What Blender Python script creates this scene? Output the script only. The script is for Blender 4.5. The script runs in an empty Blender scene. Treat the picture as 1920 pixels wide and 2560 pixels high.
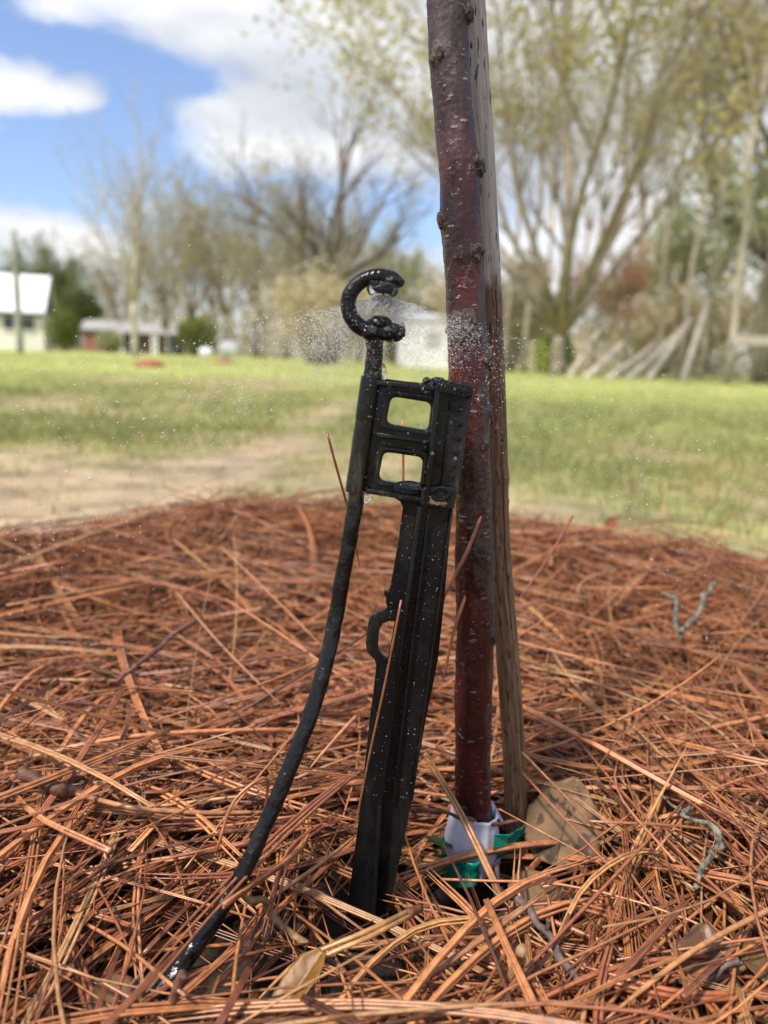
import bpy, math, random
import numpy as np
from mathutils import Vector, Matrix

S = bpy.context.scene
C = S.collection
rng = np.random.default_rng(7)
random.seed(7)
rad = math.radians

# ------------------------------------------------------------------ camera
CAM_H, PITCH, ROLL = 0.245, 11.25, 2.3
FPX = 1920.0                                   # focal length in photo pixels (1920 x 2560)
cam_d = bpy.data.cameras.new('camera')
cam = bpy.data.objects.new('camera', cam_d); C.objects.link(cam)
cam_d.sensor_fit = 'HORIZONTAL'; cam_d.sensor_width = 26.0; cam_d.lens = 26.0
cam_d.clip_start = 0.01; cam_d.clip_end = 3000
RM = Matrix.Rotation(rad(90 - PITCH), 3, 'X') @ Matrix.Rotation(rad(ROLL), 3, 'Z')
cam.matrix_world = Matrix.Translation((0, 0, CAM_H)) @ RM.to_4x4()
cam_d.dof.use_dof = True; cam_d.dof.focus_distance = 0.333; cam_d.dof.aperture_fstop = 7.0
S.camera = cam

# ------------------------------------------------------------------ view, sampling
S.view_settings.view_transform = 'Standard'; S.view_settings.look = 'None'
S.view_settings.gamma = 1.0; S.view_settings.use_curve_mapping = False
S.view_settings.exposure = 0.9
S.cycles.use_denoising = True
S.cycles.caustics_refractive = False; S.cycles.caustics_reflective = False
S.cycles.sample_clamp_indirect = 3.0
S.cycles.max_bounces = 8; S.cycles.transparent_max_bounces = 12

# ------------------------------------------------------------------ helpers: pixels to places
RN = np.array(RM)
def ray(px, py):
    return RN @ np.array([(px - 960) / FPX, -(py - 1280) / FPX, -1.0])
def P(px, py, Y):
    d = ray(px, py); t = Y / d[1]
    return np.array([d[0] * t, Y, CAM_H + d[2] * t])
def G(px, py, z=0.0):
    d = ray(px, py); t = (z - CAM_H) / d[2]
    return np.array([d[0] * t, d[1] * t, z])
def depth(p):
    return -float(RN[:, 2] @ (np.asarray(p) - np.array([0, 0, CAM_H])))

# ------------------------------------------------------------------ sky and sun
SUN_EL, SUN_AZ = 54.0, 224.0                    # azimuth clockwise from +Y: behind the camera, to the left
W = bpy.data.worlds.new('World'); S.world = W; W.use_nodes = True
def N(nt, typ, **kw):
    n = nt.nodes.new(typ)
    for k, v in kw.items():
        if k == 'inp':
            for i, x in v.items(): n.inputs[i].default_value = x
        else: setattr(n, k, v)
    return n
def math_n(nt, op, a, b=None, c=None, clamp=False):
    n = nt.nodes.new('ShaderNodeMath'); n.operation = op; n.use_clamp = clamp
    for i, x in enumerate((a, b, c)):
        if x is None: continue
        if isinstance(x, (int, float)): n.inputs[i].default_value = x
        else: nt.links.new(x, n.inputs[i])
    return n.outputs[0]
def mixc(nt, fac, a, b, mode='MIX'):
    n = nt.nodes.new('ShaderNodeMix'); n.data_type = 'RGBA'; n.blend_type = mode
    for sock, x in ((n.inputs[0], fac), (n.inputs[6], a), (n.inputs[7], b)):
        if isinstance(x, (int, float)): sock.default_value = x
        elif isinstance(x, tuple): sock.default_value = x if len(x) == 4 else x + (1,)
        else: nt.links.new(x, sock)
    return n.outputs[2]
def ramp(nt, fac, stops):
    n = nt.nodes.new('ShaderNodeValToRGB'); e = n.color_ramp.elements
    while len(e) < len(stops): e.new(0.5)
    for el, (p, c) in zip(e, stops):
        el.position = p; el.color = (c, c, c, 1) if isinstance(c, (int, float)) else tuple(c) + (1,)
    nt.links.new(fac, n.inputs[0]); return n.outputs[0]

def sky():
    nt = W.node_tree; nt.nodes.clear()
    out = nt.nodes.new('ShaderNodeOutputWorld'); bg = nt.nodes.new('ShaderNodeBackground')
    nt.links.new(bg.outputs[0], out.inputs[0])
    st = nt.nodes.new('ShaderNodeTexSky'); st.sky_type = 'NISHITA'; st.sun_disc = False
    st.sun_elevation = rad(SUN_EL); st.sun_rotation = rad(SUN_AZ)
    st.air_density = 1.2; st.dust_density = 0.5; st.ozone_density = 2.5
    tc = nt.nodes.new('ShaderNodeTexCoord'); sp = nt.nodes.new('ShaderNodeSeparateXYZ')
    nt.links.new(tc.outputs['Generated'], sp.inputs[0])
    x, y, z = sp.outputs
    u = math_n(nt, 'ARCTAN2', x, y); v = math_n(nt, 'ARCSINE', z)
    cb = nt.nodes.new('ShaderNodeCombineXYZ'); nt.links.new(u, cb.inputs[0]); nt.links.new(v, cb.inputs[1])
    n1 = N(nt, 'ShaderNodeTexNoise', inp={'Scale': 6.0, 'Detail': 7.0, 'Roughness': 0.58, 'Distortion': 0.3})
    mp = N(nt, 'ShaderNodeMapping', inp={'Scale': (1.0, 1.7, 1.0), 'Location': (3.1, 0.4, 0)})
    nt.links.new(cb.outputs[0], mp.inputs[0]); nt.links.new(mp.outputs[0], n1.inputs['Vector'])
    total = None
    # banks of cloud: photo position, half extents, weight
    for (px, py, sx, sy, w) in [(690, 45, 310, 115, 1.1), (950, 120, 300, 170, 1.0), (40, 215, 140, 75, .85), (220, 250, 90, 30, .55), (720, 295, 210, 62, 1.0), (345, 275, 90, 50, -.4), (480, 228, 110, 26, -.28), (260, 430, 300, 70, -.2), (430, 70, 120, 60, .3), (170, 190, 120, 60, .3),
                                (820, 330, 260, 130, .7), (60, 590, 190, 60, 1.0), (150, 640, 140, 40, .7), (1300, 150, 420, 280, .9), (1700, 300, 420, 330, .9),
                                (1080, 760, 300, 130, .75), (1650, 720, 380, 200, .8), (130, 25, 110, 35, .35), (400, 640, 300, 70, .3), (1450, 430, 160, 60, -.25), (1050, 520, 120, 110, -.25)]:
        d = ray(px, py); d /= np.linalg.norm(d); d0 = ray(px + sx, py); d0 /= np.linalg.norm(d0); d1 = ray(px, py - sy); d1 /= np.linalg.norm(d1)
        uu, vv = math.atan2(d[0], d[1]), math.asin(d[2])
        su = abs(math.atan2(d0[0], d0[1]) - uu); sv = abs(math.asin(d1[2]) - vv)
        a = math_n(nt, 'MULTIPLY', math_n(nt, 'SUBTRACT', u, uu), 1 / su)
        b = math_n(nt, 'MULTIPLY', math_n(nt, 'SUBTRACT', v, vv), 1 / sv)
        r2 = math_n(nt, 'ADD', math_n(nt, 'MULTIPLY', a, a), math_n(nt, 'MULTIPLY', b, b))
        g = math_n(nt, 'MULTIPLY', math_n(nt, 'EXPONENT', math_n(nt, 'MULTIPLY', r2, -0.9)), w)
        total = g if total is None else math_n(nt, 'ADD', total, g)
    # general broken cloud elsewhere in the sky (behind the camera and overhead)
    away = math_n(nt, 'MULTIPLY', math_n(nt, 'ABSOLUTE', u), 1.0)
    away = math_n(nt, 'SMOOTH_MAX', math_n(nt, 'SUBTRACT', away, 0.75), math_n(nt, 'SUBTRACT', v, 0.55), 0.2)
    gen = math_n(nt, 'MULTIPLY', away, 0.9, clamp=True)
    total = math_n(nt, 'ADD', total, math_n(nt, 'MINIMUM', gen, 0.4))
    nz = math_n(nt, 'MULTIPLY', math_n(nt, 'SUBTRACT', n1.outputs[0], 0.5), 2.4)
    dens = math_n(nt, 'ADD', total, nz)
    cov = ramp(nt, dens, [(0.14, 0.0), (0.36, 0.55), (0.70, 1.0)])
    n2 = N(nt, 'ShaderNodeTexNoise', inp={'Scale': 3.2, 'Detail': 4.0, 'Roughness': 0.5})
    mp2 = N(nt, 'ShaderNodeMapping', inp={'Scale': (1.0, 2.6, 1.0), 'Location': (1.3, 5.4, 0)})
    nt.links.new(cb.outputs[0], mp2.inputs[0]); nt.links.new(mp2.outputs[0], n2.inputs['Vector'])
    white = ramp(nt, n2.outputs[0], [(0.36, (.56, .60, .68)), (0.47, (.78, .81, .86)), (0.57, (.97, .98, 1.0))])
    white = mixc(nt, 1.0, white, (CLOUD,) * 3, 'MULTIPLY')
    blue = mixc(nt, 1.0, st.outputs[0], (SKYK * .86, SKYK * .95, SKYK * 1.18), 'MULTIPLY')
    blue = mixc(nt, 0.10, blue, (CLOUD * .8,) * 3)
    nt.links.new(mixc(nt, cov, blue, white), bg.inputs[0])
    bg.inputs[1].default_value = 1.0 if False else 0.1
CLOUD, SKYK = 5.9, 0.86
sky()
sun_d = bpy.data.lights.new('sun', 'SUN'); sun = bpy.data.objects.new('sun', sun_d); C.objects.link(sun)
sun_d.energy = 3.3; sun_d.angle = rad(5); sun_d.color = (1.0, .94, .85)
az, el = rad(SUN_AZ), rad(SUN_EL)
sd = Vector((math.sin(az) * math.cos(el), math.cos(az) * math.cos(el), math.sin(el)))
sun.rotation_euler = sd.to_track_quat('Z', 'Y').to_euler(); sun.location = (0, 0, 30)

# ------------------------------------------------------------------ materials
def mat(name):
    m = bpy.data.materials.new(name); m.use_nodes = True
    nt = m.node_tree; b = nt.nodes['Principled BSDF']
    return m, nt, b
def noise_n(nt, scale, detail=4, rough=.55, vec=None, mscale=None, dist=0.0):
    n = N(nt, 'ShaderNodeTexNoise', inp={'Scale': scale, 'Detail': detail, 'Roughness': rough, 'Distortion': dist})
    if vec is None:
        vec = nt.nodes.new('ShaderNodeTexCoord').outputs['Object']
    if mscale:
        mp = N(nt, 'ShaderNodeMapping', inp={'Scale': mscale}); nt.links.new(vec, mp.inputs[0]); vec = mp.outputs[0]
    nt.links.new(vec, n.inputs['Vector']); return n.outputs[0]
def attr(nt, name, out='Color'):
    n = nt.nodes.new('ShaderNodeAttribute'); n.attribute_name = name; return n.outputs[out]
def bump(nt, b, h, strength=.4, dist=.001):
    n = N(nt, 'ShaderNodeBump', inp={'Strength': strength, 'Distance': dist}); nt.links.new(h, n.inputs['Height'])
    nt.links.new(n.outputs[0], b.inputs['Normal']); return n
def simple(name, c1, c2, scale=8, rough=.7, bs=0, bd=.002, spec=.5, detail=5):
    m, nt, b = mat(name)
    f = noise_n(nt, scale, detail)
    nt.links.new(ramp(nt, f, [(.35, c1), (.65, c2)]), b.inputs['Base Color'])
    b.inputs['Roughness'].default_value = rough; b.inputs['Specular IOR Level'].default_value = spec
    if bs: bump(nt, b, noise_n(nt, scale * 3, 6), bs, bd)
    return m
def translucent(nt, b, col, k=.4):
    t = nt.nodes.new('ShaderNodeBsdfTranslucent'); mx = nt.nodes.new('ShaderNodeMixShader'); mx.inputs[0].default_value = k
    nt.links.new(col, t.inputs[0]); nt.links.new(col, b.inputs['Base Color'])
    nt.links.new(b.outputs[0], mx.inputs[1]); nt.links.new(t.outputs[0], mx.inputs[2])
    nt.links.new(mx.outputs[0], nt.nodes['Material Output'].inputs[0])

def m_black(name, bscale, bstr, rough, bd=.0006):
    m, nt, b = mat(name)
    f = noise_n(nt, 260, 3)
    dirt = noise_n(nt, 60, 7, .75, None, (1, 1, .3))
    nt.links.new(ramp(nt, dirt, [(.45, (.0048, .0052, .0060)), (.60, (.012, .0118, .0114)), (.74, (.06, .052, .04))]), b.inputs['Base Color'])
    wet = noise_n(nt, 75, 4, .6)
    nt.links.new(math_n(nt, 'ADD', ramp(nt, wet, [(.42, rough * .5), (.6, rough * 1.7)]), math_n(nt, 'MULTIPLY', f, rough * .6)), b.inputs['Roughness'])
    b.inputs['Specular IOR Level'].default_value = .26
    film = ramp(nt, wet, [(.44, .0), (.6, 1.0)])
    hh = math_n(nt, 'ADD', math_n(nt, 'MULTIPLY', noise_n(nt, bscale, 5, .6), math_n(nt, 'ADD', film, .25)), math_n(nt, 'MULTIPLY', noise_n(nt, 60, 2), 1.2))
    bump(nt, b, hh, bstr, bd)
    return m
M_PLAST = m_black('wet_black_plastic', 260, .30, .16)
M_ROUGH = m_black('rough_wet_black_plastic', 700, .8, .15, .0009)
M_HOSE = m_black('muddy_black_tube', 260, .6, .15, .001)

def m_bark():
    m, nt, b = mat('red_brown_bark')
    v = attr(nt, 'tc', 'Vector'); sp = nt.nodes.new('ShaderNodeSeparateXYZ'); nt.links.new(v, sp.inputs[0])
    # x = arc length round the trunk from the side nearest the camera, y = length up the trunk
    h = sp.outputs[1]
    patch = noise_n(nt, 60, 5, .6, v, (1, .45, 1))
    red = ramp(nt, patch, [(.3, (.012, .0035, .0035)), (.45, (.026, .0042, .0042)), (.56, (.050, .0055, .0055)), (.71, (.088, .009, .008))])
    grey = ramp(nt, noise_n(nt, 150, 6, .65, v, (1, .5, 1)), [(.3, (.022, .015, .016)), (.5, (.052, .036, .037)), (.62, (.078, .058, .058)), (.75, (.15, .125, .115))])
    up = math_n(nt, 'ADD', math_n(nt, 'MULTIPLY', math_n(nt, 'SUBTRACT', h, .325), 11), math_n(nt, 'MULTIPLY', math_n(nt, 'SUBTRACT', patch, .5), 2.2))
    side = math_n(nt, 'ADD', math_n(nt, 'MULTIPLY', math_n(nt, 'SUBTRACT', sp.outputs[0], .0062), 300), math_n(nt, 'MULTIPLY', math_n(nt, 'SUBTRACT', noise_n(nt, 90, 5, .6, v), .5), 3))
    g = math_n(nt, 'MAXIMUM', math_n(nt, 'MINIMUM', up, .82), side, clamp=True)
    col = mixc(nt, g, red, grey)
    rough_n = noise_n(nt, 46, 6, .7, v, (1, .7, 1))
    lich = ramp(nt, rough_n, [(.585, 0.0), (.65, .8)])
    col = mixc(nt, lich, col, ramp(nt, noise_n(nt, 700, 4, .7, v), [(.35, (.03, .022, .016)), (.6, (.13, .105, .08)), (.75, (.26, .23, .18))]))
    # pale lenticel flecks, longer round the trunk than up it
    vo = N(nt, 'ShaderNodeTexVoronoi', inp={'Scale': 300.0, 'Randomness': 1.0}); mp = N(nt, 'ShaderNodeMapping', inp={'Scale': (.45, 1, 1)})
    nt.links.new(v, mp.inputs[0]); nt.links.new(mp.outputs[0], vo.inputs['Vector'])
    fl = ramp(nt, vo.outputs['Distance'], [(.16, 1.0), (.27, 0.0)])
    fl = math_n(nt, 'MULTIPLY', fl, ramp(nt, noise_n(nt, 120, 3, .5, v), [(.47, 0.0), (.60, .75)]))
    col = mixc(nt, fl, col, (.20, .165, .15))
    nt.links.new(col, b.inputs['Base Color'])
    nt.links.new(ramp(nt, math_n(nt, 'MAXIMUM', g, lich), [(0.0, .28), (.8, .6)]), b.inputs['Roughness'])
    hh = math_n(nt, 'ADD', math_n(nt, 'MULTIPLY', fl, .6), math_n(nt, 'MULTIPLY', noise_n(nt, 900, 4, .7, v, (1, .35, 1)), math_n(nt, 'ADD', lich, .35)))
    bump(nt, b, hh, .9, .0010)
    return m
M_BARK = m_bark()
M_KNOT = simple('knot_bark', (.018, .013, .010), (.11, .083, .06), 420, .8, .9, .0015)

def m_stake():
    m, nt, b = mat('weathered_stake_wood')
    v = attr(nt, 'tc', 'Vector'); sp = nt.nodes.new('ShaderNodeSeparateXYZ'); nt.links.new(v, sp.inputs[0])
    grain = noise_n(nt, 620, 6, .65, v, (1, .05, 1))
    grey = ramp(nt, grain, [(.32, (.23, .19, .165)), (.5, (.36, .31, .275)), (.68, (.46, .41, .37))])
    wet = ramp(nt, grain, [(.34, (.06, .028, .013)), (.5, (.14, .068, .032)), (.66, (.24, .125, .062))])
    low = ramp(nt, grain, [(.34, (.055, .03, .014)), (.5, (.17, .098, .046)), (.66, (.33, .20, .10))])
    h = math_n(nt, 'ADD', sp.outputs[1], math_n(nt, 'MULTIPLY', math_n(nt, 'SUBTRACT', noise_n(nt, 120, 4, .6, v, (1, .15, 1)), .5), .055))
    wet = mixc(nt, ramp(nt, math_n(nt, 'MULTIPLY', h, 4), [(.76, 1.0), (.98, 0.0)]), wet, low)
    col = mixc(nt, ramp(nt, h, [(.336, 0.0), (.343, 1.0)]), wet, grey)
    pit = noise_n(nt, 620, 3, .5, v, (1, .16, 1))
    col = mixc(nt, ramp(nt, pit, [(.60, 0.0), (.64, .9)]), col, (.012, .008, .006))
    # the long drying crack
    wob = math_n(nt, 'MULTIPLY', math_n(nt, 'SUBTRACT', noise_n(nt, 25, 3, .6, v, (0, 1, 0)), .5), .004)
    cx = math_n(nt, 'ABSOLUTE', math_n(nt, 'ADD', math_n(nt, 'SUBTRACT', sp.outputs[0], .0024), wob))
    cr = math_n(nt, 'MULTIPLY', math_n(nt, 'LESS_THAN', cx, .00022), math_n(nt, 'LESS_THAN', sp.outputs[1], .335))
    cr = math_n(nt, 'MULTIPLY', cr, math_n(nt, 'GREATER_THAN', sp.outputs[1], .17))
    col = mixc(nt, cr, col, (.008, .005, .004))
    nt.links.new(col, b.inputs['Base Color']); b.inputs['Roughness'].default_value = .62
    bump(nt, b, grain, .5, .0006)
    return m
M_STAKE = m_stake()

def m_needle(name, rough=.36):
    m, nt, b = mat(name)
    c = attr(nt, 'tint')
    f = noise_n(nt, 240, 3, .6)
    col = mixc(nt, 1.0, c, ramp(nt, f, [(.3, (.62, .6, .6)), (.65, (1.15, 1.1, 1.05))]), 'MULTIPLY')
    sp_ = ramp(nt, noise_n(nt, 900, 2, .5), [(.70, 0.0), (.74, .7)])
    col = mixc(nt, sp_, col, (.035, .014, .008))
    nt.links.new(col, b.inputs['Base Color']); b.inputs['Roughness'].default_value = rough
    b.inputs['Specular IOR Level'].default_value = .6
    return m
M_NEEDLE = m_needle('pine_needle')
M_TWIG = simple('purple_brown_twig', (.045, .028, .026), (.17, .12, .11), 160, .7, .8, .001)
M_LICHEN = simple('lichen_twig', (.035, .027, .022), (.25, .235, .175), 260, .85, .9, .001)
M_TWIGR = simple('red_brown_twig', (.06, .022, .014), (.20, .09, .055), 200, .55, .6, .001)
M_TWIGT = simple('tan_stick', (.16, .085, .035), (.36, .22, .10), 150, .55, .5, .001)

def m_leaf(name, c1, c2, spots=None, rough=.4, k=.25, scale=60):
    m, nt, b = mat(name)
    col = ramp(nt, noise_n(nt, scale, 5, .6), [(.3, c1), (.7, c2)])
    if spots:
        s = ramp(nt, noise_n(nt, scale * 1.1, 4, .55, None, (1.3, 1, 1)), [(.52, 0.0), (.59, .9)])
        col = mixc(nt, s, col, spots)
    translucent(nt, b, col, k); b.inputs['Roughness'].default_value = rough
    bump(nt, b, noise_n(nt, scale * 5, 4), .3, .0006)
    return m
M_LEAF_GOLD = m_leaf('golden_leaf', (.17, .072, .013), (.33, .155, .032), None, .45)
M_LEAF_MOT = m_leaf('mottled_tan_leaf', (.105, .053, .021), (.235, .132, .056), (.035, .014, .008), .7, .15, 105)  # leaf tan darkened, its shade put into the colour
M_LEAF_TAN = m_leaf('tan_leaf', (.15, .08, .032), (.30, .18, .085), (.13, .055, .03), .4)
M_LEAF_ORANGE = m_leaf('orange_leaf', (.35, .13, .05), (.50, .22, .09), None, .5)
M_LEAF_GREEN = m_leaf('green_leaf', (.03, .08, .012), (.09, .19, .03), None, .35)
M_LEAF_LIME = m_leaf('lime_leaf', (.25, .33, .04), (.42, .48, .08), None, .4, .45)
M_PAPER = simple('lilac_white_paper', (.50, .485, .58), (.66, .64, .74), 90, .6)
M_TAPE = simple('green_tape', (.0, .135, .095), (.005, .22, .155), 40, .25, .4, .003)
M_SOIL = simple('dark_soil', (.006, .0035, .002), (.026, .013, .008), 60, .8, .6, .004)

def m_water(name='water', whitened=False):
    m, nt, b = mat(name)
    nt.nodes.remove(b)
    g = N(nt, 'ShaderNodeBsdfGlass', inp={'IOR': 1.333, 'Roughness': 0.0, 'Color': (1, 1, 1, 1)})
    if not whitened:
        nt.links.new(g.outputs[0], nt.nodes['Material Output'].inputs[0]); return m
    d = N(nt, 'ShaderNodeBsdfTranslucent', inp={0: (.95, .96, .97, 1)}); e = N(nt, 'ShaderNodeBsdfDiffuse', inp={0: (.95, .96, .97, 1)})  # light scattered in the spray, painted in as a white diffuse share
    a = nt.nodes.new('ShaderNodeMixShader'); c = nt.nodes.new('ShaderNodeMixShader'); c.inputs[0].default_value = .75
    nt.links.new(d.outputs[0], a.inputs[1]); nt.links.new(e.outputs[0], a.inputs[2])
    nt.links.new(g.outputs[0], c.inputs[1]); nt.links.new(a.outputs[0], c.inputs[2]); nt.links.new(c.outputs[0], nt.nodes['Material Output'].inputs[0])
    return m
M_WATER = m_water(); M_SPRAY = m_water('whitened_water', True)

# ------------------------------------------------------------------ mesh building
def mesh_np(name, V, F, smooth=True, attrs=None):
    me = bpy.data.meshes.new(name)
    V = np.asarray(V, dtype=np.float32).reshape(-1, 3)
    if not isinstance(F, list): F = [F]
    F = [np.asarray(f, dtype=np.int32) for f in F if len(f)]
    nl = sum(f.size for f in F); npoly = sum(len(f) for f in F)
    me.vertices.add(len(V)); me.vertices.foreach_set('co', V.ravel())
    me.loops.add(nl); me.loops.foreach_set('vertex_index', np.concatenate([f.ravel() for f in F]))
    tot = np.concatenate([np.full(len(f), f.shape[1], np.int32) for f in F])
    st = np.concatenate([[0], np.cumsum(tot)[:-1]]).astype(np.int32)
    me.polygons.add(npoly); me.polygons.foreach_set('loop_start', st); me.polygons.foreach_set('loop_total', tot)
    me.polygons.foreach_set('use_smooth', np.full(npoly, bool(smooth)))
    for k, (typ, data) in (attrs or {}).items():
        a = me.attributes.new(k, typ, 'POINT')
        a.data.foreach_set('color' if typ == 'FLOAT_COLOR' else 'vector', np.asarray(data, np.float32).ravel())
    me.update(calc_edges=True); me.validate()
    return me
def link(name, me, m=None, parent=None, loc=None):
    o = bpy.data.objects.new(name, me); C.objects.link(o)
    if m is not None and me is not None:
        me.materials.clear(); me.materials.append(m)
    if parent: o.parent = parent; o.matrix_parent_inverse = parent.matrix_basis.inverted()
    if loc is not None: o.location = loc
    return o
def tag(o, label=None, cat=None, group=None, kind=None):
    if label: o['label'] = label
    if cat: o['category'] = cat
    if group: o['group'] = group
    if kind: o['kind'] = kind
    return o
def empty(name, loc, label, cat, group=None):
    o = bpy.data.objects.new(name, None); C.objects.link(o); o.location = loc; o.empty_display_size = .02
    return tag(o, label, cat, group)
def copy_tree(o, parent=None):
    c = o.copy(); C.objects.link(c)
    if parent: c.parent = parent; c.matrix_parent_inverse = o.matrix_parent_inverse
    for ch in list(o.children): copy_tree(ch, c)
    return c
def norm(a): return a / np.maximum(np.linalg.norm(a, axis=-1, keepdims=True), 1e-9)
def tubes(Pt, R, sides=6, caps=True, cs=None):
    """Pt (n,s,3), R (n,s): n tubes as one vertex/face set; also tc (arc, length)."""
    Pt = np.asarray(Pt, float); R = np.asarray(R, float)
    if Pt.ndim == 2: Pt = Pt[None]; R = R[None]
    n, s, _ = Pt.shape
    T = norm(np.gradient(Pt, axis=1)); mean = norm(Pt[:, -1] - Pt[:, 0])
    ref = np.where(np.abs(mean[:, 2:3]) > .8, np.array([[0, 1., 0]]), np.array([[0, 0, 1.]]))[:, None, :]
    A = norm(np.cross(T, np.broadcast_to(ref, T.shape))); B = np.cross(A, T)
    a = np.linspace(0, 2 * math.pi, sides, endpoint=False)
    off = (np.cos(a)[None, None, :, None] * A[:, :, None, :] + np.sin(a)[None, None, :, None] * B[:, :, None, :])
    V = Pt[:, :, None, :] + off * R[:, :, None, None]
    idx = np.arange(n * s * sides).reshape(n, s, sides)
    q = np.stack([idx[:, :-1], np.roll(idx, -1, 2)[:, :-1], np.roll(idx, -1, 2)[:, 1:], idx[:, 1:]], -1).reshape(-1, 4)
    F = [q]
    if caps:
        F += [idx[:, 0, ::-1].reshape(-1, sides), idx[:, -1, :].reshape(-1, sides)]
    L = np.concatenate([np.zeros((n, 1)), np.cumsum(np.linalg.norm(np.diff(Pt, axis=1), axis=2), 1)], 1)
    return V.reshape(-1, 3), F, off.reshape(-1, 3), L
def merge(parts):
    V, F, k = [], {}, 0
    for v, fs in parts:
        v = np.asarray(v); V.append(v)
        for f in (fs if isinstance(fs, list) else [fs]):
            f = np.asarray(f)
            if len(f): F.setdefault(f.shape[1], []).append(f + k)
        k += len(v)
    return np.concatenate(V), [np.concatenate(x) for x in F.values()]
def spline(pts, n):
    pts = np.asarray(pts, float); d = np.concatenate([[0], np.cumsum(np.linalg.norm(np.diff(pts, axis=0), axis=1))]); t = np.linspace(0, d[-1], n)
    m = np.gradient(pts, d, axis=0); out = np.zeros((n, pts.shape[1]))
    i = np.clip(np.searchsorted(d, t, 'right') - 1, 0, len(d) - 2); h = (d[i + 1] - d[i])[:, None]; u = ((t - d[i])[:, None]) / h
    return (2*u**3 - 3*u**2 + 1) * pts[i] + (u**3 - 2*u**2 + u) * h * m[i] + (-2*u**3 + 3*u**2) * pts[i+1] + (u**3 - u**2) * h * m[i+1]
def vnoise2(x, y, seed=0):
    xi = np.floor(x).astype(np.int64); yi = np.floor(y).astype(np.int64); fx = x - xi; fy = y - yi
    fx = fx * fx * (3 - 2 * fx); fy = fy * fy * (3 - 2 * fy)
    def h(a, b):
        n = (a * 374761393 + b * 668265263 + seed * 1442695041) & 0x7fffffff
        n = ((n ^ (n >> 13)) * 1274126177) & 0x7fffffff
        return ((n ^ (n >> 16)) & 0xffff) / 65535.0
    return (h(xi, yi) * (1 - fx) + h(xi + 1, yi) * fx) * (1 - fy) + (h(xi, yi + 1) * (1 - fx) + h(xi + 1, yi + 1) * fx) * fy
def fbm(x, y, seed=0, o=4):
    s, a, t = 0, 1, 0
    for k in range(o):
        s = s + a * vnoise2(x * 2**k, y * 2**k, seed + k); t += a; a *= .55
    return s / t
def ico(sub=1):
    import bmesh
    bm = bmesh.new(); bmesh.ops.create_icosphere(bm, subdivisions=sub, radius=1)
    v = np.array([x.co[:] for x in bm.verts]); f = np.array([[q.index for q in p.verts] for p in bm.faces]); bm.free(); return v, f
def lump(c, r, sc=(1, 1, 1), amp=.35, sub=3, seed=0, freq=2.5):
    v, f = ico(sub); n = fbm(v[:, 0] * freq + 9 + v[:, 2] * 1.7, v[:, 1] * freq + 5 - v[:, 2] * 2.1, seed)
    return v * (1 + amp * (n - .5) * 2)[:, None] * np.asarray(sc) * r + np.asarray(c), f
def box(c, sz, rot=0):
    v = np.array([[x, y, z] for x in (-.5, .5) for y in (-.5, .5) for z in (-.5, .5)]) * np.asarray(sz)
    c_, s_ = math.cos(rot), math.sin(rot); v = v @ np.array([[c_, s_, 0], [-s_, c_, 0], [0, 0, 1]])
    return v + np.asarray(c), np.array([[0, 1, 3, 2], [4, 6, 7, 5], [0, 4, 5, 1], [2, 3, 7, 6], [0, 2, 6, 4], [1, 5, 7, 3]])

# ------------------------------------------------------------------ terrain
TR = G(1182, 2130, 0.0); BX, BY = TR[0], TR[1]                 # the young tree's foot, centre of the mulch ring
def bed_r(x, y):
    a = np.arctan2(y - BY, x - BX)
    return .75 + .03 * np.sin(3 * a + .6) + .02 * np.sin(7 * a + 2)
def bed_h(x, y):
    r = np.hypot(x - BX, y - BY); R = bed_r(x, y)
    t = np.clip(r / R, 0, 1.3)
    h = np.exp(-((t - .80) / .18) ** 2) * (.004 + .032 * np.exp(-((x + .15) / .24) ** 2) + .022 * np.exp(-((x - .2) / .2) ** 2)) - .030 * np.exp(-(((x - BX - .008) / .055) ** 2 + ((y - BY + .012) / .05) ** 2))
    h = h - .055 * np.clip((t - .86) / .2, 0, 1) ** 1.3
    return h + (fbm(x * 14 + 30, y * 14 + 50, 3) - .5) * .030
def field_h(x, y):
    return -.036 + (fbm(x * 1.3 + 60, y * 1.3 + 60, 11) - .5) * .03 - .02 * np.exp(-(np.hypot(x - BX, y - BY) / .6) ** 2)
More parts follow.
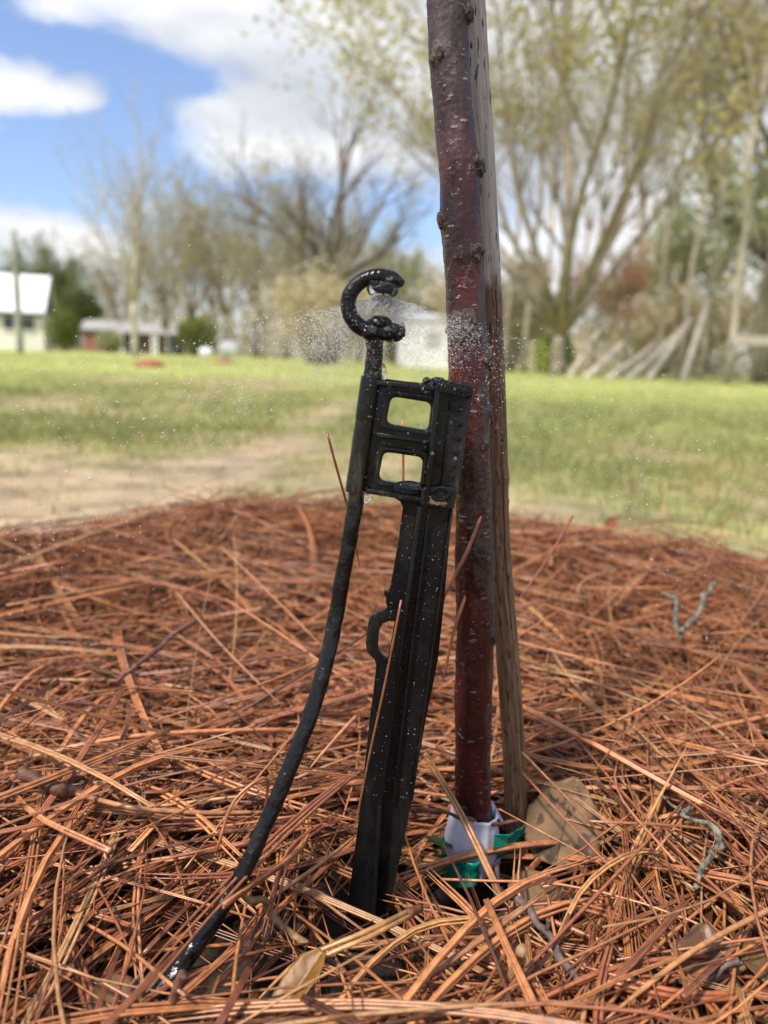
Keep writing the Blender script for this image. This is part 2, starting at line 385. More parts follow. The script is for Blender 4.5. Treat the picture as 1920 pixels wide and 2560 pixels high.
def field_col(x, y):
    """bare pale soil 0 .. green 1, and how bright the green is painted, from near shade to far sun"""
    n = fbm(x * 1.1 + 40, y * .55 + 70, 21); n2 = fbm(x * 3.3 + 11, y * 2.0 + 13, 31)
    g = .26 + .5 * (n - .4) * 2 + 1.35 * (n2 - .5)
    g = g + .85 * np.clip((y - 1.45) / 1.6, 0, 1) - .1
    path = np.exp(-((x - np.interp(y, [1.1, 1.67, 2.54, 5.1, 7], [-.58, -.45, -.345, -.24, -.1]) + .12 * (n2 - .5)) / .15) ** 2) * np.clip(1.25 - (y - 3.5) / 3, 0, 1)
    g = g - .85 * path * (.45 + 1.1 * n2)
    g = g - .35 * np.exp(-((x + .6) / .45) ** 2 - ((y - 1.3) / .35) ** 2) + .25 * np.clip(x / .6, 0, 1) * np.clip((3 - y) / 2, 0, 1)
    lime = np.clip((y - 4.6 + 3 * (n - .5)) / 2.5, 0, 1)  # cloud shade painted in: near green stays darker than the far lawn
    strip = np.exp(-((y - 8.3 - .25 * x) / .9) ** 2) * (x < 1) * .7       # dry strip across the lawn
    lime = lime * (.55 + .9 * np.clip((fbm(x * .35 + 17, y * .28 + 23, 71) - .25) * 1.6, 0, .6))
    g = g + 1.1 * (fbm(x * .8 + 3, y * .5 + 8, 73) - .55) * np.clip((9 - y) / 4, 0, 1)
    g = g - 2.2 * np.clip(fbm(x * .55 + 31, y * .3 + 37, 79) - .56, 0, 1) * np.clip((13 - y) / 5, 0, 1)
    return np.clip(g - strip * .8, 0, 1), lime
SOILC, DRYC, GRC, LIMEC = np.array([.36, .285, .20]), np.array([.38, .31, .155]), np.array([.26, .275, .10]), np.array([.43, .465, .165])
def field():
    g = np.concatenate([-np.geomspace(600, 3.2, 40), np.linspace(-3, 3, 181), np.geomspace(3.2, 600, 40)])
    gy = np.concatenate([-np.geomspace(300, 1, 20), np.linspace(-.8, 4, 150), np.geomspace(4.1, 900, 110)])
    X, Y = np.meshgrid(g, gy); Z = field_h(X, Y)
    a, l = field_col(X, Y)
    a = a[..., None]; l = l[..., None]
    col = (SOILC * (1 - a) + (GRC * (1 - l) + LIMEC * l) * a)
    ny, nx = X.shape; idx = np.arange(nx * ny).reshape(ny, nx)
    q = np.stack([idx[:-1, :-1], idx[:-1, 1:], idx[1:, 1:], idx[1:, :-1]], -1).reshape(-1, 4)
    me = mesh_np('field', np.stack([X, Y, Z], -1), q, True, {'tint': ('FLOAT_COLOR', np.concatenate([col, np.ones_like(a)], -1))})
    m, nt, b = mat('lawn_and_soil')
    c = attr(nt, 'tint')
    n1 = noise_n(nt, 9, 8, .65); n2 = noise_n(nt, 1.7, 5, .6)
    c = mixc(nt, 1.0, c, ramp(nt, n1, [(.34, (.55, .56, .52)), (.66, (1.3, 1.25, 1.2))]), 'MULTIPLY')
    c = mixc(nt, 1.0, c, ramp(nt, n2, [(.35, (.82, .86, .85)), (.65, (1.14, 1.08, 1.0))]), 'MULTIPLY')
    nt.links.new(c, b.inputs['Base Color']); b.inputs['Roughness'].default_value = .9; b.inputs['Specular IOR Level'].default_value = .15
    bump(nt, b, noise_n(nt, 60, 6), .8, .012)
    tag(link('field', me, m), 'grassy field of dry soil and patchy lawn', 'field', kind='structure')
    # the mulch ring's soil
    t = np.linspace(0, 1.06, 60); an = np.linspace(0, 2 * math.pi, 121)[:-1]
    A, T = np.meshgrid(an, t); x0 = BX + np.cos(A) * .01; y0 = BY + np.sin(A) * .01
    R = .75 + .03 * np.sin(3 * A + .6) + .02 * np.sin(7 * A + 2)
    X = BX + np.cos(A) * T * R; Y = BY + np.sin(A) * T * R
    idx = np.arange(X.size).reshape(X.shape); nx = np.roll(idx, -1, 1)
    q = np.stack([idx[:-1], nx[:-1], nx[1:], idx[1:]], -1).reshape(-1, 4)
    tag(link('mulch_bed', mesh_np('mulch_bed', np.stack([X, Y, bed_h(X, Y) - .006], -1), q), M_SOIL), 'dark soil of the mulch ring under the pine straw', 'soil', kind='structure')
field()

# ------------------------------------------------------------------ grass
def grass():
    def blades(n, y0, y1, hh, ww, thin=1.0):
        y = np.sqrt(rng.uniform(y0 * y0, y1 * y1, n)); x = rng.uniform(-1, 1, n) * (.56 * y + .25)
        g, l = field_col(x, y); keep = (rng.random(n) < (.07 + .93 * g ** 1.3) * thin) & (np.hypot(x - BX, y - BY) > bed_r(x, y) * .97)
        # tufts
        tuft = fbm(x * 7 + 5, y * 7 + 9, 41); keep &= rng.random(n) < np.clip((tuft - .28) * 3, .05, 1)
        x, y, g, l = x[keep], y[keep], g[keep], l[keep]; k = len(x)
        z = field_h(x, y); h = hh * rng.uniform(.4, 1.25, k) * (.55 + .6 * g); w = ww * rng.uniform(.6, 1.3, k)
        az = rng.uniform(0, 2 * math.pi, k); lean = rng.normal(0, .5, k); fa = rng.uniform(0, 2 * math.pi, k)
        base = np.stack([x, y, z - .003], -1); side = np.stack([np.cos(az), np.sin(az), 0 * az], -1)
        ld = np.stack([np.cos(fa), np.sin(fa), 0 * fa], -1)
        pts = []
        for t, ws in ((0, 1), (.55, .85), (1, .12)):
            c = base + np.stack([0 * h, 0 * h, h * t * (1 - .22 * np.abs(lean) * t)], -1) + ld * (lean * h * t * t * .8)[:, None]
            pts += [c - side * (w * ws / 2)[:, None], c + side * (w * ws / 2)[:, None]]
        V = np.stack(pts, 1); i = (np.arange(k) * 6)[:, None]
        F = np.concatenate([i + [0, 1, 3, 2], i + [2, 3, 5, 4]])
        dry = (rng.random(k) < .45 - .35 * g)
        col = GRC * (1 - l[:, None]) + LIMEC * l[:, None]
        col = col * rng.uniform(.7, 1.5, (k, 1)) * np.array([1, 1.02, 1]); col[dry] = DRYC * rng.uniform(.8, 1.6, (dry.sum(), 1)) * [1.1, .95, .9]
        col = np.repeat(np.concatenate([col, np.ones((k, 1))], 1)[:, None], 6, 1)
        return V.reshape(-1, 3), F, col.reshape(-1, 4)
    parts = [blades(52000, .9, 3.0, .036, .0038), blades(80000, 3.0, 9, .034, .007), blades(36000, 9, 26, .04, .016)]
    V, F = merge([(p[0], p[1]) for p in parts]); col = np.concatenate([p[2] for p in parts])
    m, nt, b = mat('grass_blades'); translucent(nt, b, attr(nt, 'tint'), .35); b.inputs['Roughness'].default_value = .5
    tag(link('grass', mesh_np('grass', V, F, True, {'tint': ('FLOAT_COLOR', col)}), m), 'short patchy spring grass growing on the field', 'grass', kind='stuff')
grass()

# ------------------------------------------------------------------ pine straw
PAL = np.array([[0.352, 0.138, 0.052], [0.41, 0.172, 0.068], [0.277, 0.097, 0.043], [0.42, 0.211, 0.086], [0.191, 0.065, 0.032], [0.383, 0.158, 0.069], [0.114, 0.046, 0.026], [0.44, 0.257, 0.121]])
PW = np.array([.22, .19, .17, .11, .12, .09, .06, .04])
def needle_curves(x, y, yaw, L, z0, tilt, bend, sag, s=9):
    n = len(x); t = np.linspace(-.5, .5, s)
    dx, dy = np.cos(yaw), np.sin(yaw)
    e = .05; gx = (bed_h(x + e, y) - bed_h(x - e, y)) / (2 * e); gy = (bed_h(x, y + e) - bed_h(x, y - e)) / (2 * e)
    sl = gx * dx + gy * dy + tilt
    u = t[None] * L[:, None]; b = bend[:, None] * (t[None] ** 2 - .08) * L[:, None]
    X = x[:, None] + dx[:, None] * u - dy[:, None] * b; Y = y[:, None] + dy[:, None] * u + dx[:, None] * b
    Z = z0[:, None] + sl[:, None] * u + sag[:, None] * (t[None] ** 2 - .08) * L[:, None]
    return np.stack([X, Y, Z], -1)
CLEAR = [tuple(G(905, 2310)[:2]) + (.017,), tuple(G(400, 2480)[:2]) + (.014,), tuple(G(470, 2430)[:2]) + (.012,), tuple(G(530, 2370)[:2]) + (.010,), tuple(G(600, 2300)[:2]) + (.008,), tuple(G(1415, 2165)[:2]) + (.014,), tuple(G(740, 2500)[:2]) + (.012,), tuple(G(1780, 2430)[:2]) + (.010,), tuple(G(730, 2480)[:2]) + (.012,)]
def straw():
    Vs, Fs, cols, k = [], {}, [], 0
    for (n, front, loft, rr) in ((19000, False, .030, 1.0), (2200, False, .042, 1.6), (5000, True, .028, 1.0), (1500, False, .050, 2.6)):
        a = rng.uniform(0, 2 * math.pi, n * 3); r = np.sqrt(rng.random(n * 3))
        x = BX + np.cos(a) * r * .82; y = BY + np.sin(a) * r * .82
        ok = (np.hypot(x - BX, y - BY) < bed_r(x, y) * (1.0 + .05 * rng.normal(0, 1, n * 3))) & (np.hypot(x - BX, y - BY) > .012) & (y > -.12)
        x, y = x[ok][:n], y[ok][:n]; n = len(x)
        # needles lie in loose swathes
        sw = fbm(x * 5 + 7, y * 5 + 3, 51) * math.pi * 2.2
        yaw = np.where(rng.random(n) < .5, sw + rng.normal(0, .35, n), rng.uniform(0, math.pi * 2, n))
        rr_ = np.hypot(x - BX, y - BY); edge = np.clip((rr_ / bed_r(x, y) - .6) / .3, 0, 1)
        tang = np.arctan2(y - BY, x - BX) + math.pi / 2
        yaw = np.where(rng.random(n) < edge * .55, tang + rng.normal(0, .3, n), yaw)
        L = rng.uniform(.12, .29, n) * (1 - .2 * edge)
        if front: L = rng.uniform(.012, .06, n)
        tilt = rng.normal(0, .085 * rr, n) * (1 - .5 * edge)
        z0 = bed_h(x, y) + rng.random(n) ** 1.4 * loft - .003
        low = np.clip((.075 - rr_) / .05, 0, 1); z0 = z0 - low * .008
        cv = needle_curves(x, y, yaw, L, z0, tilt, rng.normal(0, .30, n), rng.normal(-.05, .14, n))
        # the hollow round the foot of the tree stays nearly clear
        dmin = np.min(np.hypot((cv[:, :, 0] - BX - .008) / .036, (cv[:, :, 1] - BY + .014) / .030), 1)
        keepo = (dmin > (1.25 if loft > .03 else 1.0)) | (rng.random(n) < .02); cv = cv[keepo]; x, y = x[keepo], y[keepo]; n = len(x)
        for (cx_, cy_, cr_) in CLEAR:
            d_ = np.min(np.hypot(cv[:, :, 0] - cx_, cv[:, :, 1] - cy_), 1); kk = (d_ > cr_ * (1.4 if loft > .03 else 1)) | (rng.random(n) < .08)
            cv = cv[kk]; x, y = x[kk], y[kk]; n = len(x)
        rad_ = .00028 + .00058 * rng.random(n) ** 1.3
        tri = np.flatnonzero(rng.random(n) < .42); d_ = norm(cv[tri, -1] - cv[tri, 0]); sd_ = np.stack([-d_[:, 1], d_[:, 0], 0 * d_[:, 0]], -1)
        ext = []
        for s_ in (-1, 1):
            o_ = sd_[:, None] * s_ * (rad_[tri][:, None, None] * (1.2 + np.linspace(0, 1, 9)[None, :, None] * rng.uniform(0, 4, (len(tri), 1, 1)))) + np.array([0, 0, .0004]) * rng.normal(0, 1, (len(tri), 1, 1))
            ext.append(cv[tri] + o_)
        base_id = np.concatenate([np.arange(n), tri, tri]); cv = np.concatenate([cv] + ext); rad_ = rad_[base_id]; x, y = x[base_id], y[base_id]
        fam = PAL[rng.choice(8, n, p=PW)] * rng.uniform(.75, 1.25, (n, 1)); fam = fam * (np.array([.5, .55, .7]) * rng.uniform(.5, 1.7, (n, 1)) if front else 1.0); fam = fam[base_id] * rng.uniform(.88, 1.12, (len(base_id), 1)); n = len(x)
        prof = np.interp(np.linspace(0, 1, 9), [0, .2, .4, .6, .8, 1], [.75, 1, 1.05, 1, .85, .2])
        R = rad_[:, None] * prof[None]
        near = np.hypot(x - 0, y - .28) < .30
        for sel, sides in ((near, 5), (~near, 3)):
            if not sel.any(): continue
            v, f, off, _ = tubes(cv[sel], R[sel], sides)
            m = sel.sum(); c = fam[sel]
            g = np.linspace(0, 1, 9)[None, :, None]; c = c[:, None, :] * (1.0 + .25 * (g - .5) * rng.choice([-1, 1], (m, 1, 1)))
            c = np.repeat(c[:, :, None, :], sides, 2).reshape(-1, 3)
            Vs.append(v); cols.append(c)
            for q in f: Fs.setdefault(q.shape[1], []).append(q + k)
            k += len(v)
    V = np.concatenate(Vs); col = np.concatenate(cols); F = [np.concatenate(q) for q in Fs.values()]
    me = mesh_np('pine_straw', V, F, True, {'tint': ('FLOAT_COLOR', np.concatenate([col, np.ones((len(col), 1))], 1))})
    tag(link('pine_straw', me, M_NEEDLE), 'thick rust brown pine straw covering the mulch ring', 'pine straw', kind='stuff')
straw()

# ------------------------------------------------------------------ single needles that stand out
def fascicle_mesh(name, pts, r=.00075, n=3, s=16, tint=None, spread=.0014, sides=7):
    cv = spline(pts, s); parts, cols = [], []
    T = norm(np.gradient(cv, axis=0)); A = norm(np.cross(T, np.array([[.3, .2, 1.0]]))); B = np.cross(A, T)
    base = np.array(tint) if tint is not None else PAL[rng.integers(0, 4)]
    for i in range(n):
        a = 2 * math.pi * i / max(n, 1) + rng.uniform(0, 1); t = np.linspace(0, 1, s)[:, None]
        o = (A * math.cos(a) + B * math.sin(a)) * (r * .75 * (n > 1) + spread * t ** 1.6 * (n > 1) * rng.uniform(.3, 1.2))
        R = r * np.interp(np.linspace(0, 1, s), [0, .1, .8, 1], [.9, 1, .85, .2])
        v, f, _, _ = tubes(cv + o, R, sides); parts.append((v, f)); cols.append(np.tile(base * rng.uniform(.85, 1.15), (len(v), 1)))
    if n > 1:   # papery sheath that holds the needles together
        v, f, _, _ = tubes(spline(cv[:3], 6), np.full(6, r * 1.7), sides); parts.append((v, f)); cols.append(np.tile(base * [.42, .32, .35], (len(v), 1)))
    V, F = merge(parts); col = np.concatenate(cols)
    return mesh_np(name, V, F, True, {'tint': ('FLOAT_COLOR', np.concatenate([col, np.ones((len(col), 1))], 1))})
def single(label, pts, r=.0007, n=1, tint=None, group=None, **kw):
    return tag(link('pine_needle', fascicle_mesh('pine_needle', pts, r, n, tint=tint, **kw), M_NEEDLE), label, 'pine needle', group)
TAN, RUST, RED, GOLD = (.36, .17, .08), (.34, .13, .055), (.20, .055, .03), (.40, .195, .08)
single('thin pine needle poking up just left of the black tube', [P(818, 1083, .335), P(840, 1165, .335), P(868, 1265, .338), P(900, 1420, .345)], .0006, 1, RED)
single('upright pine needle seen through both holder windows', [P(1006, 1050, .345), P(1008, 1150, .345), P(1007, 1250, .345), P(995, 1500, .352)], .0006, 1, (.42, .15, .05))
single('rust pine needle leaning across the red trunk below the holder', [P(1203, 1288, .345), P(1165, 1385, .34), P(1115, 1480, .338), P(1075, 1600, .345)], .0009, 1, RUST)
single('short pale pine needle leaning on the trunk beside the black blade', [P(1178, 1455, .346), P(1140, 1560, .344), P(1108, 1700, .35)], .0008, 1, (.44, .18, .08))
single('dark red pine needle slanting up from the straw right of the wooden stake', [P(1432, 1290, .50), P(1370, 1395, .48), P(1290, 1510, .46)], .0008, 1, RED)
single('long brown pine needle lying down the front of the black blade', [P(1003, 1500, .2985), P(963, 1706, .296), P(920, 1905, .295), P(880, 2110, .293)], .00055, 1, (.20, .08, .035))
single('doubled golden pine needle crossing in front of the white tag', [G(1262, 2262, .012), P(1155, 2043, .335), P(1058, 1880, .345)], .0010, 2, GOLD)
single('thick pine needle bundle lying across the green tape', [P(1474, 2106, .365), P(1325, 2113, .348), P(1163, 2142, .336), P(990, 2200, .318)], .0011, 3, (.36, .15, .07))
single('straight pine needle slanting down across the mottled leaf', [P(1305, 1880, .36), P(1450, 2030, .35), P(1575, 2165, .34)], .0006, 1, TAN)
single('curved pine needle arching above the mottled leaf', [P(1315, 1885, .40), P(1400, 1935, .395), P(1455, 1990, .39), P(1480, 2035, .39)], .0008, 1, RUST)
single('long pine needle rising from the purple twig towards the right', [G(1455, 2560, .024), P(1520, 2250, .315), P(1640, 2010, .345), P(1720, 1860, .37)], .0010, 1, (.42, .20, .08))
single('speckled tan pine needle bundle below the wooden stake', [G(960, 2520, .02), G(1170, 2370, .024), G(1360, 2230, .028)], .0011, 2, TAN)
single('pale pine needle standing upright at the lower left', [G(235, 2545, .01), P(234, 2400, .268), P(236, 2232, .272)], .0008, 1, (.42, .17, .06))
single('long rust pine needle bundle across the lower right corner', [G(1950, 2480, .02), G(1700, 2490, .024), G(1450, 2430, .022)], .0011, 3, (.38, .12, .05))
single('long bright needle across the bottom right edge', [G(1950, 2260, .03), G(1700, 2400, .032), G(1500, 2560, .02)], .0012, 1, GOLD)
single('long arched pine needle curving over the straw beside the blade foot', [G(1050, 2270, .02), G(930, 2330, .032), G(740, 2420, .022), G(640, 2520, .015)], .0011, 2, (.45, .24, .09))
single('golden pine needle running up the straw left of the blade', [G(640, 2270, .02), G(800, 2160, .03), G(900, 2080, .022)], .0009, 1, GOLD)
single('bent pine needle standing like a tent near the tube', [P(540, 2130, .29), P(595, 1990, .30), P(655, 1945, .305), P(650, 2090, .31)], .0008, 1, RUST)
single('pale pine needle sticking up from the straw between tube and blade', [P(890, 1790, .36), P(835, 1850, .345), P(775, 1920, .33)], .0009, 1, (.42, .19, .09))
single('long thin pine needle slanting through the straw left of the tube', [P(440, 1480, .55), P(560, 1620, .47), P(700, 1760, .42)], .0010, 1, TAN)
single('orange pine needle lying across the straw left of the tube top', [P(555, 1370, .62), P(690, 1500, .55), P(800, 1610, .48)], .0011, 1, GOLD)
single('long pale needle with a brown twig end at the left edge', [G(190, 1983, .032), G(330, 2018, .035), G(480, 2030, .03), G(690, 2028, .024)], .0013, 2, TAN)
protos = []
for k in range(14):
    L = rng.uniform(.11, .23); b = rng.normal(0, .07); c = rng.normal(0, .03)
    pts = [(-L / 2, 0, 0), (-L / 6, b * L, c * L), (L / 6, b * L, c * L), (L / 2, rng.normal(0, .05) * L, -.01)]
    protos.append(fascicle_mesh('pine_needle', pts, rng.uniform(.00055, .00085), int(rng.choice([1, 1, 2, 3])), 12, PAL[rng.choice(8, p=PW)] * rng.uniform(.9, 1.3)))
for k in range(210):
    px, py = rng.uniform(-80, 2000), 1700 + 900 * rng.random() ** .8
    p = G(px, py, .0); 
    if any(math.hypot(p[0] - a, p[1] - b) < r_ + .02 for a, b, r_ in CLEAR) or math.hypot(p[0] - BX, p[1] - BY) < .07 or abs(px - 940) < 120 and py < 2330: continue
    z = float(bed_h(p[0], p[1])) + .016 + rng.uniform(0, .012)
    o = link('pine_needle', protos[k % 14]); o.location = (p[0], p[1], z)
    if not o.data.materials: o.data.materials.append(M_NEEDLE)
    o.rotation_euler = (rng.normal(0, .3), rng.normal(0, .13), rng.uniform(0, 6.28))
    tag(o, 'loose rust brown pine needle lying on top of the mulch', 'pine needle', 'loose pine needles on top of the mulch')

# ------------------------------------------------------------------ twigs
def rough_tube(pts, r, n=60, sides=12, amp=.25, seed=1, prof=None, fr=90):
    cv = spline(pts, n); R = np.full(n, r) if prof is None else r * np.interp(np.linspace(0, 1, n), np.linspace(0, 1, len(prof)), prof)
    v, f, off, L = tubes(cv, R, sides); a = np.tile(np.arange(sides) * 1.0, n); l = np.repeat(L[0], sides)
    aa = a / sides * 2 * math.pi
    nn = fbm(np.cos(aa) * 1.6 + 20, l * fr + np.sin(aa) * 1.6 + 20, seed) - .5
    return v + off * (nn * 2 * amp * np.repeat(R, sides))[:, None], f
def twig(label, branches, m, amp=.3):
    rg_ = np.random.default_rng(len(label)); kb = []
    for p, r, pf in branches:          # kinks between the joints
        q = [np.asarray(p[0], float)]
        for a_, b_ in zip(p[:-1], p[1:]):
            a_, b_ = np.asarray(a_, float), np.asarray(b_, float); l_ = np.linalg.norm(b_ - a_)
            for t_ in (.36, .68): q.append(a_ + (b_ - a_) * t_ + rg_.normal(0, .045, 3) * l_)
            q.append(b_)
        kb.append((q, r, pf))
    branches = kb
    parts = [rough_tube(p, r, amp=amp, seed=i + len(label), prof=pf) for i, (p, r, pf) in enumerate(branches)]
    V, F = merge(parts); return tag(link('twig', mesh_np('twig', V, F), m), label, 'twig')
g = lambda x, y, z=.02: G(x, y, z)
twig('crooked purple brown twig running from the green tape to the bottom edge', [([P(1243, 2165, .345), g(1290, 2247, .026), g(1365, 2328, .026), g(1423, 2421, .022), g(1520, 2555, .016)], .0014, [.75, 1, 1.1, 1, .9]), ([g(1365, 2328, .026), g(1372, 2300, .032)], .0009, None)], M_TWIG)
twig('grey lichen covered twig bent on the straw at the right', [([P(1651, 1984, .36), g(1706, 2039, .034), g(1793, 2079, .034), g(1802, 2114, .03), g(1764, 2155, .03), g(1738, 2222, .022)], .0012, [.5, .7, .9, 1.6, 1.1, 1]), ([g(1706, 2039, .034), P(1712, 1985, .365)], .0011, [1, .6])], M_LICHEN, .4)
twig('branched pale lichen twig on the straw far right', [([P(1793, 1454, .62), P(1758, 1489, .6), P(1741, 1541, .57), P(1701, 1580, .55)], .0019, [.8, 1, 1, 1]), ([P(1654, 1483, .6), P(1689, 1495, .58), P(1689, 1552, .57), P(1703, 1600, .55)], .0017, [.7, 1, 1.2, 1])], M_LICHEN, .4)
twig('short tan stub of stick standing in the lower right straw', [([g(1305, 2376, .04), g(1285, 2425, .022), g(1258, 2490, .01)], .0016, [1.3, 1, 1])], M_TWIGT)
twig('reddish broken stick over the foot of the black tube', [([g(460, 2434, .035), g(432, 2500, .025), g(402, 2560, .012)], .0017, [1.1, 1, 1])], M_TWIGR)
twig('knobbly brown twig end lying at the left edge', [([g(55, 1930, .045), g(100, 1950, .042), g(150, 1972, .037), g(192, 1983, .032)], .0030, [1.2, .8, 1.15, .8])], M_TWIGR, .35)
twig('brown stick sloping across the straw left of the tube', [([P(503, 1544, .52), P(400, 1620, .47), P(290, 1705, .43)], .0016, [1.1, 1, .8])], M_TWIGR)
twig('pale speckled stick leaning against the black tube near its foot', [([P(594, 2210, .268), g(680, 2290, .018), g(768, 2362, .008)], .0015, [.7, 1, 1.1])], M_TWIGT, .15)
twig('dark broken stick half buried at the lower right', [([g(1850, 2405, .03), g(1750, 2450, .024), g(1640, 2460, .014)], .0010, [1.3, 1, .6])], M_TWIG)
twig('thin brown twig with a knot lying across the white tag', [([P(1030, 2022, .330), P(1150, 2046, .338), P(1225, 2060, .345), P(1295, 2052, .352)], .0009, [1, .9, 1.4, .8])], M_TWIGR)

# ------------------------------------------------------------------ leaves
def leaf(label, base, tip, width, m, curl=.25, up=(0, 0, 1), lobes=0, vein=True, name='dead_leaf', cat='leaf', fold=.2, group=None, prof=None):
    base = np.asarray(base, float); tip = np.asarray(tip, float); ax = tip - base; L = np.linalg.norm(ax); ax /= L
    side = norm(np.cross(np.asarray(up, float), ax)); nr = np.cross(ax, side)
    nu, nv = 28, 13; u = np.linspace(0, 1, nu); w = np.linspace(-1, 1, nv)
    pr = np.interp(u, [0, .08, .3, .55, .8, .95, 1], [.05, .35, .85, 1, .78, .35, .03]) if prof is None else np.interp(u, np.linspace(0, 1, len(prof)), prof)
    if lobes: pr = pr * (1 + .22 * np.sin(u * lobes * math.pi * 2))
    U, Wt = np.meshgrid(u, w, indexing='ij')
    n = fbm(U * 4 + 3 + L * 50, Wt * 2 + 8, int(L * 1e4) % 97)
    off = fold * np.abs(Wt) * width / 2 * pr[:, None] + curl * L * (U - .5) ** 2 + (n - .5) * .035 * L + .012 * L * np.sin(U * 40 - np.abs(Wt) * 6) * .25
    V = base + ax * (U * L)[..., None] + side * (Wt * pr[:, None] * width / 2)[..., None] + nr * off[..., None]
    idx = np.arange(nu * nv).reshape(nu, nv)
    q = np.stack([idx[:-1, :-1], idx[1:, :-1], idx[1:, 1:], idx[:-1, 1:]], -1).reshape(-1, 4)
    th = .00025; V2 = np.concatenate([V.reshape(-1, 3), V.reshape(-1, 3) - nr * th]); n0 = nu * nv
    rim = np.concatenate([idx[:, 0], idx[-1, 1:], idx[::-1, -1][1:], idx[0, ::-1][1:-1]]); rn = np.roll(rim, -1)
    qs = np.concatenate([q, q[:, ::-1] + n0, np.stack([rim, rim + n0, rn + n0, rn], -1)])
    o = tag(link(name, mesh_np(name, V2, qs), m), label, cat, group)
    if vein:
        mid = V[:, nv // 2] + nr * .0002
        v, f, _, _ = tubes(mid[::2], np.linspace(.0005, .0002, nu // 2), 5)
        link('midrib', mesh_np('midrib', v, f), m, o)
    return o
leaf('golden folded leaf lying at the bottom edge below the black blade', g(655, 2590, .012), g(812, 2382, .030), .0125, M_LEAF_GOLD, .12, fold=.45, prof=[.55, .7, .85, .95, 1, .9, .3])
leaf('large mottled tan dead leaf standing right behind the wooden stake', P(1385, 2165, .346), P(1440, 1945, .376), .040, M_LEAF_MOT, .12, up=(-.3, -1, .5), fold=.05, prof=[.5, .8, .98, .95, 1.0, .84, .70, .45, .06])
leaf('tan oak leaf lying among needles at the lower right edge', g(1800, 2540, .012), g(1752, 2310, .028), .026, M_LEAF_TAN, .2, lobes=2)
leaf('pinkish dead leaf at the right edge under the dark stick', g(1960, 2440, .02), g(1850, 2400, .024), .022, M_LEAF_TAN, .2)
leaf('brown dead leaf half hidden below the black tube foot', g(330, 2560, .01), g(250, 2455, .016), .02, M_LEAF_TAN, .2)
leaf('tan dead leaf half buried in straw below the green tape', g(1290, 2290, -.002), g(1390, 2200, .006), .03, M_LEAF_TAN, .2)
leaf('pale folded leaf in the straw left of the tube', P(200, 1670, .45), P(290, 1690, .47), .02, M_LEAF_TAN, .2)
leaf('rust coloured dead leaf standing in the grass beyond the mulch', G(1500, 1340, -.02), G(1500, 1340, -.02) + np.array([.026, .005, .034]), .022, M_LEAF_ORANGE, .2, up=(.2, -1, 0), lobes=2)
for i, (a, b) in enumerate((((1134, 2120), (1062, 2098)), ((1125, 2170), (1060, 2192)), ((1120, 2145), (1085, 2140)))):
    leaf(['upper glossy green leaf left of the white tag', 'lower green leaf under the needle bundle by the tape', 'small dark green leaf between the two larger green leaves'][i], P(*a, .346), P(*b, .338), .009 - .002 * i, M_LEAF_GREEN, .2, name='green_leaf')
leaf('tiny lime green sprig leaf on the straw at the upper left', P(385, 1475, .70), P(402, 1432, .69), .011, M_LEAF_LIME, .3, up=(0, -1, .3), name='green_leaf', vein=False)
leaf('grey green leaf tip at the bottom edge beside the golden leaf', g(860, 2580, .016), g(790, 2552, .02), .010, M_LICHEN, .2, name='green_leaf', vein=False)

# ------------------------------------------------------------------ young tree and its wooden stake
def trunk_from_edges(rows, Y, n=260, sides=40, y_off=0.0):
    rows = np.array(rows, float); rows[:, 0] += 0
    pys = np.linspace(rows[0, 0], rows[-1, 0], n); Lx = np.interp(pys, rows[:, 0], rows[:, 1]); Rx = np.interp(pys, rows[:, 0], rows[:, 2])
    k = np.ones(9) / 9; pad = lambda a: np.convolve(np.pad(a, 4, 'edge'), k, 'valid'); Lx, Rx = pad(Lx), pad(Rx)
    c = np.array([P((a + b) / 2, y, Y) for a, b, y in zip(Lx, Rx, pys)])
    r = np.array([(b - a) / 2 * depth(p) / FPX for a, b, p in zip(Lx, Rx, c)]) * .985
    return pys, c[::-1], r[::-1]          # foot first
def ring_tube(c, r, sides, disp=None):
    """tube whose tc.x is arc length from the side facing the camera (positive to the right)."""
    n = len(c); a = np.linspace(0, 2 * math.pi, sides + 1)[:-1] + math.pi / 2; T = norm(np.gradient(c, axis=0))
    A = norm(np.cross(np.array([[0, 1., 0]]), T)); B = np.cross(T, A)        # A to the right, B away from camera
    off = np.sin(a)[None, :, None] * 0 + np.cos(a)[None, :, None] * A[:, None] + np.sin(a)[None, :, None] * B[:, None]
    L = np.concatenate([[0], np.cumsum(np.linalg.norm(np.diff(c, axis=0), axis=1))])
    ang = np.where(True, np.arctan2(np.cos(a), -np.sin(a)), 0)               # 0 = facing the camera
    arc = ang[None] * r[:, None]; LL = np.repeat(L[:, None], sides, 1)
    d = 0 if disp is None else disp(arc, LL, ang[None] + 0 * LL, r[:, None])
    V = c[:, None] + off * (r[:, None] + d)[..., None]
    idx = np.arange(n * sides).reshape(n, sides); nx = np.roll(idx, -1, 1)
    q = np.stack([idx[:-1], nx[:-1], nx[1:], idx[1:]], -1).reshape(-1, 4)
    F = [q, idx[0, ::-1].reshape(1, -1), idx[-1].reshape(1, -1)]
    tc = np.stack([arc, LL, 0 * arc], -1)
    return V, F, tc, L
TY, SY = .352, .3715
